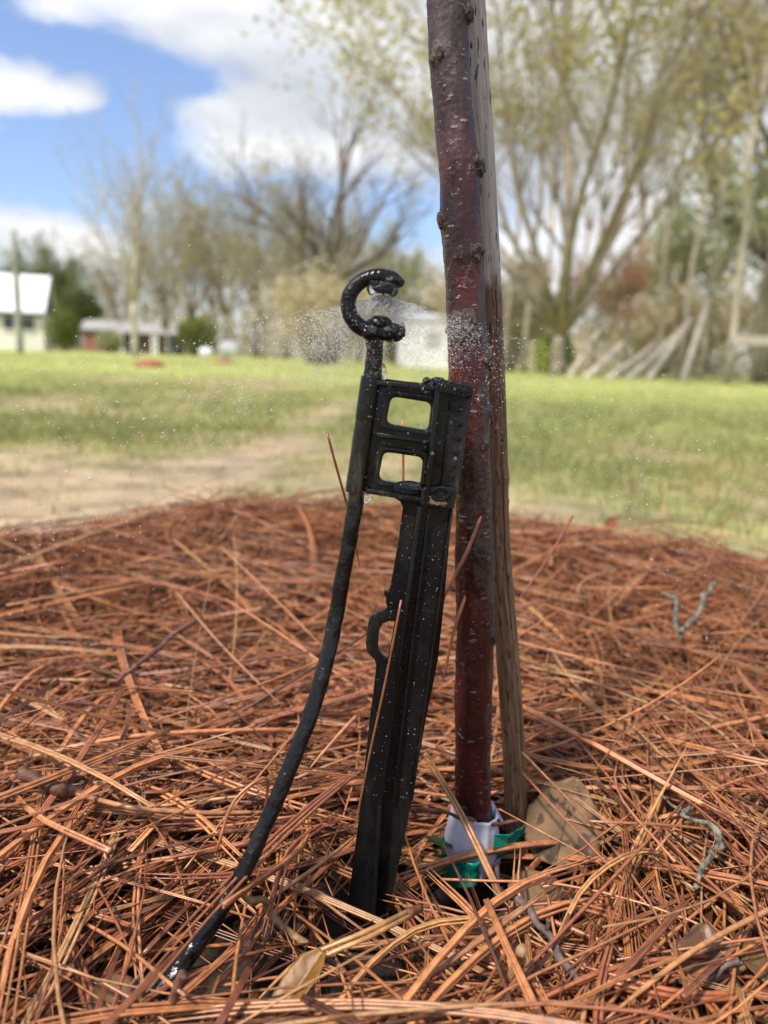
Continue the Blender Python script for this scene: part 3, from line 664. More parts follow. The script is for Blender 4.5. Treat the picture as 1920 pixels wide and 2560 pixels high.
t_rows = [(-260, 1055, 1172), (0, 1065, 1176), (87, 1071, 1170), (173, 1073, 1173), (260, 1083, 1181), (347, 1090, 1189), (405, 1097, 1197), (463, 1100, 1201), (520, 1101, 1200), (590, 1104, 1205),
          (640, 1110, 1210), (727, 1116, 1212), (813, 1117, 1215), (900, 1119, 1220), (986, 1121, 1223), (1100, 1128, 1225), (1240, 1139, 1230), (1400, 1138, 1234), (1560, 1141, 1238), (1740, 1136, 1230), (1880, 1138, 1226), (2030, 1135, 1228), (2180, 1126, 1240)]
pys, tc_c, tc_r = trunk_from_edges(t_rows, TY)
def knot_at(px, py):
    """(index along the foot-first axis, angle) of a trunk point seen at a photo pixel"""
    i = int(np.argmin(np.abs(pys[::-1] - py))); c = tc_c[i]; r = tc_r[i]
    lx = np.interp(py, [q[0] for q in t_rows], [q[1] for q in t_rows]); rx = np.interp(py, [q[0] for q in t_rows], [q[2] for q in t_rows])
    s = np.clip((px - (lx + rx) / 2) / ((rx - lx) / 2), -.98, .98); return i, math.asin(s)
KN = [(1090, 150, .0030, .9), (1168, 40, .0034, 1), (1192, 418, .0040, 1.0), (1094, 548, .0036, 1.1), (1186, 632, .0036, 1), (1145, 648, .0020, .6), (1150, 815, .0052, .9), (1216, 896, .0040, 1.1), (1224, 1030, .0024, 1),
      (1190, 1372, .0034, .8), (1232, 1590, .0028, .7), (1222, 1840, .0022, .7), (1212, 1105, .0020, .7)]
def trunk_disp(arc, L, ang, r):
    d = (fbm(arc * 260 + 50, L * 70 + 50, 61) - .5) * .0013 + (fbm(arc * 900 + 50, L * 700 + 50, 62) - .5) * .00055
    for (px, py, s, k) in KN:
        i, a = knot_at(px, py); l0 = LT[i]
        dx = (np.angle(np.exp(1j * (ang - a)))) * r
        d = d + .0011 * k * np.exp(-(dx / (s * 1.1)) ** 2 - ((L - l0) / (s * 1.3)) ** 2)
    return d
LT = np.concatenate([[0], np.cumsum(np.linalg.norm(np.diff(tc_c, axis=0), axis=1))])
tree = empty('young_tree', tuple(tc_c[8]), 'young tree trunk with dark red knobbly bark tied beside the wooden stake', 'tree')
bpy.context.view_layer.update()
c2 = tc_c[np.linspace(0, len(tc_c) - 1, 760).astype(float).astype(int)]
ii = np.linspace(0, len(tc_c) - 1, 760); cc = np.stack([np.interp(ii, np.arange(len(tc_c)), tc_c[:, k]) for k in range(3)], -1); rr = np.interp(ii, np.arange(len(tc_r)), tc_r)
V, F, tcv, _ = ring_tube(cc, rr, 96, trunk_disp)
link('trunk', mesh_np('trunk', V, F, True, {'tc': ('FLOAT_VECTOR', tcv)}), M_BARK, tree)
for j, (px, py, s, k) in enumerate(KN):
    i, a = knot_at(px, py); c, r = tc_c[i], tc_r[i]
    dirv = np.array([math.sin(a), -math.cos(a), 0.0]); p = c + dirv * (r * .96 + s * .04)
    v, f = lump(p, s * 1.15, (.95, .8, 1.0), .6, 4, 70 + j, 3.6)
    # flatten along the outward direction so that it sits in the bark
    o = (v - p) @ dirv; v = v - np.outer(o * .45, dirv)
    kn = link('knot', mesh_np('knot', v, f), M_KNOT, tree)
    if j == 6: kn['label'] = 'large rough bark scar'

s_rows = [(-260, 1133, 1203), (0, 1142, 1213), (173, 1153, 1222), (347, 1167, 1235), (640, 1184, 1249), (900, 1199, 1261), (1100, 1208, 1268), (1280, 1213, 1272), (1400, 1219, 1277), (1560, 1234, 1292), (1740, 1247, 1304), (1880, 1258, 1314), (2000, 1260, 1317), (2120, 1270, 1327), (2300, 1283, 1341)]
p2, sc_c, sc_r = trunk_from_edges(s_rows, SY, 300)
i_node = int(np.argmin(np.abs(p2[::-1] - 1195))); LS = np.concatenate([[0], np.cumsum(np.linalg.norm(np.diff(sc_c, axis=0), axis=1))])
i_node2 = int(np.argmin(np.abs(p2[::-1] - 1255)))
def stake_disp(arc, L, ang, r):
    return (fbm(arc * 500 + 50, L * 12 + 50, 81) - .5) * .0009 + (fbm(arc * 1600 + 50, L * 60 + 50, 82) - .5) * .0004 + .0006 * np.exp(-((L - LS[i_node]) / .004) ** 2) + .0004 * np.exp(-((L - LS[i_node2]) / .0012) ** 2) - .0007 * np.exp(-((arc - .0024) / .0005) ** 2) * (L < .335) * (L > .17)
V, F, tcv, _ = ring_tube(sc_c, sc_r, 72, stake_disp)
tag(link('wooden_stake', mesh_np('wooden_stake', V, F, True, {'tc': ('FLOAT_VECTOR', tcv)}), M_STAKE), 'weathered round wooden stake, grey above and wet brown below, beside the young tree', 'stake')

# white tag round the foot, green tape
def tag_and_tape():
    c = P(1183, 2070, TY); n, s = 14, 48
    a = np.linspace(0, 2 * math.pi, s, endpoint=False); t = np.linspace(0, 1, n)
    A, T = np.meshgrid(a, t); r = np.interp(T, [0, .1, .35, .7, 1], [.0114, .0106, .0120, .0136, .0128]) * (1 + .05 * np.cos(2 * A + 1)) + .0013 * np.sin(5 * A + 2 * T) * T + .0005 * np.sin(11 * A + 5 * T)
    top, bot = P(1183, 2018, TY)[2], P(1183, 2140, TY)[2] - .004
    zz = top + (bot - top) * T - .0022 * np.cos(A + .6) * (1 - T)
    X = c[0] + np.cos(A) * r; Y = TY + np.sin(A) * r
    V = np.stack([X, Y, zz], -1); idx = np.arange(n * s).reshape(n, s); nx = np.roll(idx, -1, 1)
    q = np.stack([idx[:-1], nx[:-1], nx[1:], idx[1:]], -1).reshape(-1, 4)
    Vi = np.stack([c[0] + np.cos(A) * (r - .0005), TY + np.sin(A) * (r - .0005), zz], -1)
    k = n * s; F = np.concatenate([q[:, ::-1], q + k, np.stack([idx[0], nx[0], nx[0] + k, idx[0] + k], -1)])
    o = tag(link('paper_tag', mesh_np('paper_tag', np.concatenate([V.reshape(-1, 3), Vi.reshape(-1, 3)]), F), M_PAPER), 'lilac white paper tag wrapped round the foot of the young tree', 'tag')
    tri = np.array([P(1229, 2000, .356), P(1262, 2060, .354), P(1232, 2036, .354)]); V3 = np.concatenate([tri, tri + [0, .0006, 0]])
    link('loose_flap', mesh_np('loose_flap', V3, [np.array([[0, 1, 2], [5, 4, 3]]), np.array([[0, 3, 4, 1], [1, 4, 5, 2], [2, 5, 3, 0]])], False), M_PAPER, o)
    # tape: a loose band round trunk and stake
    sc = P(1305, 2150, SY)
    path = []
    for th in np.linspace(math.pi * .5, math.pi * 1.5, 12): path.append((c[0] + .0155 * math.cos(th), TY + .0165 * math.sin(th)))
    for k_ in np.linspace(0, 1, 8)[1:-1]: path.append((c[0] + (sc[0] - c[0]) * k_, (TY - .0165) * (1 - k_) + (SY - .0105) * k_))
    for th in np.linspace(-math.pi * .5, math.pi * .5, 10): path.append((sc[0] + .009 * math.cos(th), SY + .0095 * math.sin(th)))
    path = np.array(path); cv = spline(path, 70); m = len(cv); h = 9
    zc = np.interp(np.arange(m) / m, [0, .3, .42, .55, .8, 1], [-.004, -.006, -.003, .004, .004, .004]) + P(1230, 2165, .342)[2] + .0025
    hw = np.interp(np.arange(m) / m, [0, .3, .5, .75, 1], [.0075, .008, .0058, .0052, .005])
    T = norm(np.gradient(cv, axis=0)); Nn = np.stack([T[:, 1], -T[:, 0]], -1)
    w = np.linspace(-1, 1, h); cr = (fbm(np.arange(m)[:, None] * .35 + 4 + 0 * w[None], w[None] * 2.2 + 9 + 0 * np.arange(m)[:, None], 91) - .5) * .0045
    XY = cv[:, None] + Nn[:, None] * cr[..., None]; Z = zc[:, None] + hw[:, None] * w[None] + cr * .4
    V = np.concatenate([XY, Z[..., None]], -1); idx = np.arange(m * h).reshape(m, h)
    q = np.stack([idx[:-1, :-1], idx[1:, :-1], idx[1:, 1:], idx[:-1, 1:]], -1).reshape(-1, 4)
    o = tag(link('plant_tape', mesh_np('plant_tape', V, q), M_TAPE), 'crumpled green plastic tape tying the tree foot to the wooden stake', 'tape')
    md = o.modifiers.new('thickness', 'SOLIDIFY'); md.thickness = .0006
    v, f = box((0, 0, 0), (.0009, .0055, .014)); v = v + np.array(P(1252, 2098, .334)); v[:, 0] += (v[:, 2] - v[:, 2].mean()) * -.1
    V = np.array([[-.0034, 0, .0034], [.0036, .001, .0030], [.0042, .003, -.0032], [-.0036, -.001, -.0042]]) + P(1252, 2104, .340)
    V = np.concatenate([V, V + [0, .0006, 0]])
    link('tape_end', mesh_np('tape_end', V, np.array([[0, 3, 2, 1], [4, 5, 6, 7], [0, 1, 5, 4], [1, 2, 6, 5], [2, 3, 7, 6], [3, 0, 4, 7]]), False), M_TAPE, o)
tag_and_tape()

# ------------------------------------------------------------------ the micro sprinkler on its stake
YS = .305
def z1(x, y): return (780 + x * 560 / 1659, 640 + y * 560 / 1659)         # readings taken from an enlargement of the head
def z2(x, y): return (780 + x * 600 / 1659, 1200 + y * 600 / 1659)        # and of the blade
def Sp(p, dy=0.0): return P(p[0], p[1], YS) + np.array([0, dy, 0])
def plate(outer, holes=(), front=0.0, back=.004, bevel=2.4, rnd=0):
    """prism cut from an outline on the stake's plane, with rounded edges"""
    cu = bpy.data.curves.new('tmp', 'CURVE'); cu.dimensions = '2D'; cu.fill_mode = 'BOTH'
    k = FPX / .31
    ext = (back - front) * k / 2
    cu.extrude = max(ext - bevel, .5) / 1000; cu.bevel_depth = bevel / 1000; cu.bevel_resolution = 2; cu.offset = -bevel / 1000
    for poly in [outer] + list(holes):
        sp = cu.splines.new('POLY'); sp.points.add(len(poly) - 1); sp.use_cyclic_u = True
        for q, (x, y) in zip(sp.points, poly): q.co = (x / 1000, -y / 1000, 0, 1)
    ob = bpy.data.objects.new('tmp', cu); C.objects.link(ob)
    dg = bpy.context.evaluated_depsgraph_get(); me = bpy.data.meshes.new_from_object(ob.evaluated_get(dg))
    n = len(me.vertices); co = np.zeros(n * 3); me.vertices.foreach_get('co', co); co = co.reshape(-1, 3)
    V = np.array([Sp((x * 1000, -y * 1000), (front + back) / 2 - z * 1000 / k) for x, y, z in co])
    F = {}
    for p in me.polygons: F.setdefault(len(p.vertices), []).append(list(p.vertices))
    bpy.data.objects.remove(ob); bpy.data.curves.remove(cu); bpy.data.meshes.remove(me)
    return V, [np.array(f) for f in F.values()]
def rounded(pts, r=16, n=6):
    out = []; pts = [np.array(p, float) for p in pts]
    for i, p in enumerate(pts):
        a, b = pts[i - 1], pts[(i + 1) % len(pts)]; da = (a - p) / np.linalg.norm(a - p); db = (b - p) / np.linalg.norm(b - p)
        p0, p1 = p + da * r, p + db * r
        for t in np.linspace(0, 1, n): out.append(tuple((1 - t) ** 2 * p0 + 2 * t * (1 - t) * p + t * t * p1))
    return out
def part(name, meshes, m, parent, smooth=True, label=None):
    V, F = merge(meshes); me = mesh_np(name, V, F, smooth)
    import bmesh
    bm = bmesh.new(); bm.from_mesh(me); bmesh.ops.remove_doubles(bm, verts=bm.verts, dist=1e-6); bmesh.ops.recalc_face_normals(bm, faces=bm.faces); bm.to_mesh(me); bm.free()
    if smooth:
        try: me.set_sharp_from_angle(angle=rad(38))
        except Exception: pass
    o = link(name, me, m, parent)
    if label: o['label'] = label
    return o
def bar(a, b, wpx, d0, d1, bevel=1.2):
    a, b = np.array(a, float), np.array(b, float); t = (b - a) / np.linalg.norm(b - a); n = np.array([-t[1], t[0]]) * wpx / 2
    return plate([tuple(a - n), tuple(b - n), tuple(b + n), tuple(a + n)], (), d0, d1, bevel)

spk = empty('micro_sprinkler', tuple(Sp((900, 2290))), 'wet black plastic micro sprinkler on its flat stake, water spraying from the hooked head', 'sprinkler')
bpy.context.view_layer.update()
# blade with its hook
B = [z2(*p) for p in [(560, 120), (610, 150), (628, 190), (600, 400), (560, 640), (538, 750), (522, 775), (500, 765), (498, 790), (512, 815), (510, 850), (522, 880), (500, 900), (440, 918), (405, 945), (390, 985), (378, 1060), (372, 1130), (378, 1180), (400, 1215), (430, 1240), (442, 1275), (440, 1330), (425, 1460), (400, 1640), (370, 1920), (340, 2212)]] + [(868, 2275), (860, 2345), (905, 2400), (960, 2340), (979, 2250)] + [z2(*p) for p in [(692, 2212), (740, 1930), (790, 1640), (835, 1430), (870, 1250), (898, 1000), (915, 830), (945, 480), (972, 200), (985, 120)]]
hole = [z2(*p) for p in [(572, 978), (530, 976), (490, 992), (468, 1030), (460, 1085), (457, 1140), (466, 1185), (490, 1215), (522, 1240), (535, 1180), (555, 1080)]]
part('blade', [plate(B, [hole], 0, .0026, 2.2)], M_PLAST, spk)
part('rib', [bar(z2(742, 170), z2(470, 2212), 10, -.0052, .0, 1.8), bar(z2(470, 2212), (930, 2350), 10, -.0052, .0, 1.8)], M_PLAST, spk)
part('rib', [bar(z2(808, 190), z2(560, 2212), 6, -.0020, .0, .9)], M_PLAST, spk)
part('rib', [bar(z2(966, 200), z2(688, 2200), 6, -.0024, .0, .8)], M_PLAST, spk)
# holder plate with two windows
H = [z1(*p) for p in [(430, 905), (560, 912), (700, 930), (815, 940), (850, 925), (935, 912), (1000, 928), (1060, 945), (1185, 972), (1188, 1000), (1150, 1230), (1110, 1480), (1080, 1660), (1050, 1850), (1000, 1870), (820, 1840), (660, 1800), (420, 1755), (360, 1745)]]
w1 = rounded([z1(588, 1040), z1(886, 1088), z1(862, 1296), z1(548, 1240)], 17)
w2 = rounded([z1(530, 1450), z1(824, 1492), z1(800, 1716), z1(492, 1660)], 17)
part('holder', [plate(H, [w1, w2], 0, .0050, 2.5)], M_PLAST, spk)
o1 = rounded([z1(552, 985), z1(925, 1040), z1(888, 1340), z1(500, 1275)], 14); i1 = rounded([z1(578, 1022), z1(898, 1070), z1(870, 1308), z1(536, 1250)], 17)
o2 = rounded([z1(500, 1405), z1(862, 1455), z1(826, 1740), z1(452, 1690)], 14); i2 = rounded([z1(520, 1432), z1(836, 1476), z1(810, 1728), z1(482, 1672)], 17)
part('window_rim', [plate(o1, [i1], -.0010, .0, 1.4)], M_PLAST, spk); part('window_rim', [plate(o2, [i2], -.0010, .0, 1.4)], M_PLAST, spk)
part('crossbar', [bar(z1(480, 1318), z1(875, 1372), 9, -.0034, .0), bar(z1(478, 1345), z1(872, 1398), 4, -.002, .0, .8)], M_PLAST, spk)
part('crossbar', [bar(z1(480, 935), z1(930, 985), 10, -.0036, .0)], M_PLAST, spk)
part('crossbar', [bar(z1(400, 1730), z1(830, 1800), 11, -.0038, .0)], M_PLAST, spk)
# clip channel on the right: ridge, sloping glossy wall with teeth, lumpy top
part('channel_ridge', [bar(z1(930, 950), z1(845, 1800), 13, -.0050, .0, 2)], M_PLAST, spk)
def wall():
    top, bot = (1022, 985, 1182, 985), (945, 1690, 1075, 1700)
    pts = []
    for t in np.linspace(0, 1, 30):
        xl = top[0] + (bot[0] - top[0]) * t; xr = top[2] + (bot[2] - top[2]) * t; yy = top[1] + (bot[1] - top[1]) * t
        for s in np.linspace(0, 1, 8):
            d = -.0052 * s ** 1.2 - .0001; pts.append(Sp(z1(xl + (xr - xl) * s, yy + 14 * s + 6 * math.sin(t * 30) * (1 - s)), d))
    V = np.array(pts); Vb = V + np.array([0, .0026, 0]); idx = np.arange(240).reshape(30, 8)
    q = np.stack([idx[:-1, :-1], idx[1:, :-1], idx[1:, 1:], idx[:-1, 1:]], -1).reshape(-1, 4)
    rim = np.concatenate([idx[:, 0], idx[-1, 1:], idx[::-1, -1][1:], idx[0, ::-1][1:-1]]); rn = np.roll(rim, -1)
    return np.concatenate([V, Vb]), [np.concatenate([q, q[:, ::-1] + 240, np.stack([rim, rim + 240, rn + 240, rn], -1)])]
wl = part('clip_wall', [wall()], M_PLAST, spk)
for k, (x, y) in enumerate([(1052, 1120), (1052, 1230), (1045, 1335), (1030, 1440), (1010, 1535), (1000, 1615)]):
    v, f, _, _ = tubes(spline([Sp(z1(x - 25, y), -.0022), Sp(z1(x + 10, y - 4), -.0032), Sp(z1(x + 38, y + 8), -.0044), Sp(z1(x + 30, y + 20), -.0040), Sp(z1(x - 15, y + 26), -.0026)], 14), np.full(14, .00026), 6)
    part('tooth', [(v, f)], M_PLAST, wl)
part('cap', [plate([z1(*p) for p in [(905, 918), (960, 908), (1060, 935), (1188, 968), (1180, 1035), (1100, 1050), (1010, 1020), (925, 1005)]], (), -.0054, .0006, 2.5),
             lump(Sp(z1(848, 925), .001), .0015, seed=4), lump(Sp(z1(930, 922), -.001), .0018, (1.4, 1, .8), seed=5), lump(Sp(z1(1060, 948), -.003), .0018, (1.5, 1, .7), seed=6), lump(Sp(z1(1135, 970), -.003), .0017, (1.4, 1, .7), seed=8)], M_ROUGH, spk)
part('foot_block', [plate(rounded([z1(*p) for p in [(815, 1700), (1070, 1700), (1048, 1868), (790, 1838)]], 12), (), -.0042, .0, 3)], M_PLAST, spk)
tor = [Sp(z1(945 + 62 * math.cos(a), 1748 + 44 * math.sin(a)), -.0044) for a in np.linspace(0, 2 * math.pi, 25)]
v, f, _, _ = tubes(np.array(tor), np.full(25, .0008), 8); part('hole_rim', [(v, f)], M_PLAST, spk)
sand_v, sand_f = lump((0, 0, 0), .0026, (1.5, .22, .5), .5, 4, 12, 4)
part('sand_smear', [(sand_v @ np.array(Matrix.Rotation(rad(-8), 3, 'Y')) + Sp(z1(912, 1808), -.0042), sand_f)], simple('wet_sand', (.06, .042, .028), (.24, .18, .12), 700, .8, .7, .0008), spk)
# sleeve on the left
def sleeve():
    a, b = np.array(z1(437, 893)), np.array(z1(317, 1745)); parts = []
    for t0, t1, w in ((0, .375, 25.2), (.378, .83, 24.4), (.833, 1, 25.0)):
        p0, p1 = a + (b - a) * t0, a + (b - a) * t1; c = np.linspace(0, 1, 8)[:, None]
        ln = Sp(tuple(p0), -.0008) * (1 - c) + Sp(tuple(p1), -.0008) * c
        R = np.full(8, w * .301 / FPX); R[0] *= .97; R[-1] *= .97
        parts.append(tubes(ln, R, 20)[:2])
    return parts
part('sleeve', sleeve(), M_PLAST, spk)
# riser, base disc, hooked arm, nozzle
def rt(ptsz, rpx, dy=0.0, n=90, sides=28, amp=.1, seed=1, prof=None, fr=500):
    return rough_tube([Sp(z1(*p), dy) for p in ptsz], rpx * .299 / FPX, n, sides, amp, seed, prof, fr)
part('riser', [rt([(468, 600), (462, 700), (455, 800), (448, 905)], 22, amp=.16, prof=[1, .96, .93, 1.0, 1.06], seed=21)], M_ROUGH, spk)
part('hook_arm', [rt([(648, 205), (600, 170), (540, 158), (470, 156), (395, 172), (330, 215), (286, 275), (268, 345), (275, 415), (308, 480), (362, 528), (430, 552), (520, 560), (600, 562), (660, 560)], 18.5, n=260, amp=.08, prof=[.72, 1.0, 1.12, 1.08, 1.02, 1.02, 1.03, 1.03, 1.05, 1.08, 1.1, 1.15, 1.25, 1.25, .65], seed=22, fr=1700)], M_ROUGH, spk)
part('deflector', [lump(Sp(z1(500, 500)), .0034, (1.35, 1.2, .9), .22, 4, 23, 4), lump(Sp(z1(590, 565)), .0036, (1.5, 1.25, 1.0), .2, 4, 24, 4), lump(Sp(z1(450, 565)), .0040, (1.2, 1.1, .9), .15, 4, 25, 4)], M_ROUGH, spk)
part('nozzle', [rt([(530, 185), (524, 230), (520, 278)], 26, n=24, amp=.04, prof=[.6, .7, .7, .55], seed=26), plate(rounded([z1(425, 185), z1(620, 205), z1(596, 288), z1(458, 268)], 9), (), -.0042, .0042, 3.2), lump(Sp(z1(590, 185)), .0031, (1.4, 1.2, .85), .25, 4, 27, 4), lump(Sp(z1(625, 195)), .0026, (1.2, 1.1, .8), .2, 4, 28, 4)], M_ROUGH, spk)

# the supply tube
def hose():
    ov = [(772, 1045), (769, 1080), (760, 1140), (744, 1225), (727, 1325), (704, 1430), (674, 1535), (633, 1640), (583, 1760), (533, 1868), (475, 1968), (415, 2055), (355, 2130), (300, 2195)]
    Ys = np.interp(np.arange(len(ov)), [0, 4, 13], [YS, .303, .240])
    pts = [P(x * 1.1573, y * 1.1573, yy) + np.array([0, -.0006, 0]) for (x, y), yy in zip(ov, Ys)]
    v, f = rough_tube(pts, .00318, 520, 36, .15, 31, [1, .98, 1, 1, 1, 1, 1.02, 1.02, 1.03, 1.05, 1.06], 190)
    tag(link('water_tube', mesh_np('water_tube', v, f), M_HOSE), 'thin muddy black water tube curving from the straw up into the holder', 'tube')
hose()

# ------------------------------------------------------------------ water: beads and spray
def bead(label, px, py, dy, r, sc=(1, 1, 1.2), grp=None):
    v, f = ico(3); v = v * np.array(sc) * r; v[:, 2] += np.where(v[:, 2] > 0, v[:, 2] * .3, 0)
    tag(link('water_drop', mesh_np('water_drop', v + Sp(z1(px, py), dy), f), M_WATER), label, 'water drop', grp)
bead('large water drop hanging left of the nozzle inside the hook', 440, 238, -.001, .0022, (.8, .9, 1.3))
bead('water drop hanging from the right edge of the nozzle', 600, 248, -.001, .0024, (.9, .9, 1.2))
bead('water drop clinging beside the riser foot on the holder', 517, 880, -.001, .0022, (.9, .9, 1.6))
bead('water drop hanging under the sleeve beside the tube', 398, 1775, .000, .0024, (.9, .9, 1.5))
bead('water drop on the tip of the lower hook end', 668, 555, -.001, .0018, (.7, .9, 1.4))
bead('flat film of water in the lower window sill', 715, 1715, -.0010, .0052, (1.35, .45, .45))
def spray():
    O = Sp(z1(522, 285)); pts, rad_, dirs = [], [], []
    def batch(n, d0, d1, e0, e1, r0, r1, v):
        az = rng.normal(0, .75, n) + np.where(rng.random(n) < (.55 if d1 < .05 else .40), 0, math.pi); az = np.where(rng.random(n) < .2, rng.uniform(0, 2 * math.pi, n), az); az = np.where((np.sin(az) < -.05) & (rng.random(n) < .72), -az, az); el = -np.radians(rng.uniform(e0, e1, n))
        d = np.stack([np.cos(az) * np.cos(el), np.sin(az) * np.cos(el), np.sin(el)], -1)
        s = d0 + (d1 - d0) * rng.random(n) ** (2.0 if d1 < .1 else 1.0); t = s / v
        p = O + d * s[:, None] + np.stack([0 * t, 0 * t, -4.9 * t * t], -1); vel = d * v + np.stack([0 * t, 0 * t, -9.8 * t], -1)
        pts.append(p); rad_.append(rng.uniform(r0, r1, n) * rng.choice([.7, 1, 1, 1.5], n)); dirs.append(norm(vel))
    batch(42000, .001, .042, 14, 60, .00005, .000095, 4)
    batch(5500, .012, .095, 12, 42, .00005, .00011, 4)
    batch(6000, .03, .34, 8, 38, .00006, .00017, 2.6)
    batch(1500, .10, .55, -4, 30, .00010, .00032, 2.2)
    batch(500, .05, .45, -30, 10, .00007, .00014, 1.6)
    p = np.concatenate(pts); r = np.concatenate(rad_); d = np.concatenate(dirs)
    ok = (p[:, 1] > .22) & (p[:, 2] > .01) & (p[:, 1] < .8) & ~((np.abs(p[:, 1] - YS) < .006) & (p[:, 0] < Sp(z1(1190, 1000))[0]) & (p[:, 0] > Sp(z1(240, 1700))[0]) & (p[:, 2] < Sp(z1(500, 600))[2]))
    hc = Sp(z1(445, 350)); ok &= ~((np.hypot(p[:, 0] - hc[0], p[:, 2] - hc[2]) < .0145) & (p[:, 1] < YS - .003) & (rng.random(len(p)) < .85))
    hx = Sp(z1(500, 540)); ok &= ~((np.abs(p[:, 0] - hx[0]) < .011) & (np.abs(p[:, 2] - hx[2]) < .005) & (p[:, 1] < YS) & (rng.random(len(p)) < .7))
    p, r, d = p[ok], r[ok], d[ok]
    # drops that lie on the blade and holder, on the trunk and the stake
    q, n = [], 300
    for _ in range(n):
        t = rng.random(); x = rng.uniform(600 - 250 * t, 960 - 270 * t); q.append(Sp(z2(x, 200 + 2000 * t), -.0002))
    for _ in range(90): q.append(Sp(z1(rng.uniform(380, 1000), rng.uniform(960, 1800)), -.0052))
    for _ in range(420):
        i = rng.integers(10, len(tc_c) - 5); a = rng.uniform(-1.3, 1.3); q.append(tc_c[i] + np.array([math.sin(a), -math.cos(a), 0]) * (tc_r[i] + .0003))
    q = np.array(q); p = np.concatenate([p, q]); r = np.concatenate([r, rng.uniform(.00005, .00014, len(q)) * rng.choice([.7, 1, 1, 1.7], len(q))]); d = np.concatenate([d, np.tile([[0, 0, -1.]], (len(q), 1))])
    st = np.where(np.arange(len(p)) < len(p) - len(q), rng.uniform(1.2, 2.6, len(p)), 1.0)
    v, f = ico(1); n, k = len(p), len(v)
    A = norm(np.cross(d, np.array([[.13, .2, .97]]))); B = np.cross(d, A)
    V = p[:, None] + r[:, None, None] * (v[None, :, 0:1] * A[:, None] + v[None, :, 1:2] * B[:, None] + v[None, :, 2:3] * (d * st[:, None])[:, None])
    F = (f[None] + (np.arange(n) * k)[:, None, None]).reshape(-1, 3)
    tag(link('water_spray', mesh_np('water_spray', V, F), M_SPRAY), 'fine water droplets spraying out from under the sprinkler nozzle', 'spray', kind='stuff')
spray()
v, f, _, _ = tubes(np.array([Sp(z1(527, 275)), Sp(z1(520, 340)), Sp(z1(510, 410)), Sp(z1(502, 480))]), np.array([.00034, .00026, .00024, .0003]), 10)
tag(link('water_jet', mesh_np('water_jet', v, f), M_WATER), 'thin vertical water jet between nozzle and deflector', 'water')

# ------------------------------------------------------------------ trees
def leaf_mat(name, c1, c2, k=.3):
    m, nt, b = mat(name)
    n = nt.nodes.new('ShaderNodeAttribute'); n.attribute_name = 'tint'
    col = mixc(nt, n.outputs['Fac'], c1, c2)
    translucent(nt, b, col, k); b.inputs['Roughness'].default_value = .6; b.inputs['Specular IOR Level'].default_value = .2
    return m
def grow(height, r0, fork, mains, spread, seed, levels=3, kids=(6, 5, 4), lean=(0, 0), up=.55, multi=False):
    """branch polylines of one tree: list of (points, radii); twig points for leaves"""
    rg = np.random.default_rng(seed); out, tips = [], []
    def br(p, d, L, r, lv):
        s = 6; pts = [p]; dd = d / np.linalg.norm(d)
        for i in range(s - 1):
            dd = dd + rg.normal(0, .10 + .04 * lv, 3) + np.array([0, 0, up * .10]); dd /= np.linalg.norm(dd); pts.append(pts[-1] + dd * L / (s - 1))
        pts = np.array(pts); out.append((pts, np.linspace(r, r * .28, s)))
        if lv >= levels: tips.append(pts[1:]); return
        for k in range(kids[lv]):
            t = rg.uniform(.3, 1.0); i = min(int(t * (s - 1)), s - 2); f = t * (s - 1) - i
            q = pts[i] * (1 - f) + pts[i + 1] * f; a = rg.uniform(0, 2 * math.pi); base = norm(pts[i + 1] - pts[i])
            o = norm(np.cross(base, rg.normal(0, 1, 3))); ang = rg.uniform(.4, .95)
            nd = base * math.cos(ang) + o * math.sin(ang) + np.array([0, 0, up * .35])
            br(q, nd, L * rg.uniform(.42, .68), max(r * (1 - .6 * t) * .55, .006), lv + 1)
    top = np.array([lean[0], lean[1], fork])
    if not multi:
        s = 7; t = np.linspace(0, 1, s)[:, None]; tr = t * top + np.concatenate([rg.normal(0, .02 * fork, (s, 2)) * t, 0 * t], 1)
        out.append((tr[:6], np.linspace(r0, r0 * .8, 6))); st = tr[5]
    for k in range(mains):
        a = 2 * math.pi * (k + rg.uniform(-.3, .3)) / mains; sp_ = spread * rg.uniform(.5, 1.15)
        d = np.array([math.cos(a) * sp_, math.sin(a) * sp_, 1.0])
        p = st if not multi else np.array([math.cos(a) * r0 * 1.3, math.sin(a) * r0 * 1.3, 0])
        br(p, d, (height - (0 if multi else fork)) * rg.uniform(.7, 1.0) * .78, r0 * (.5 if not multi else .42), 0)
    if not multi:
        br(st, np.array([lean[0] * .1, lean[1] * .1, 1.0]), (height - fork) * .85, r0 * .8, 0)
    return out, tips
def leaves_at(tips, per, size, jit, seed, keep=1.0):
    rg = np.random.default_rng(seed); pts = np.concatenate(tips); n = len(pts) * per
    c = np.repeat(pts, per, 0); cl = fbm(c[:, 0] * .9 + 50 + c[:, 2] * .3, c[:, 1] * .9 + 50 + c[:, 2] * .8, seed)
    c = c + rg.normal(0, jit, c.shape); k = rg.random(n) < np.clip((cl - .3) * 3.2 * keep, 0, 1); c, cl = c[k], cl[k]; n = len(c)
    a = norm(rg.normal(0, 1, (n, 3))); b = norm(np.cross(a, rg.normal(0, 1, (n, 3)))); s = size * rg.uniform(.5, 1.4, (n, 1))
    V = np.stack([c - a * s, c + b * s * .5, c + a * s, c - b * s * .5], 1).reshape(-1, 3); F = np.arange(n * 4).reshape(n, 4)
    t = np.repeat(rg.random(n), 4); col = np.stack([t, t, t, np.ones_like(t)], -1)
    return mesh_np('crown', V, F, False, {'tint': ('FLOAT_COLOR', col)})
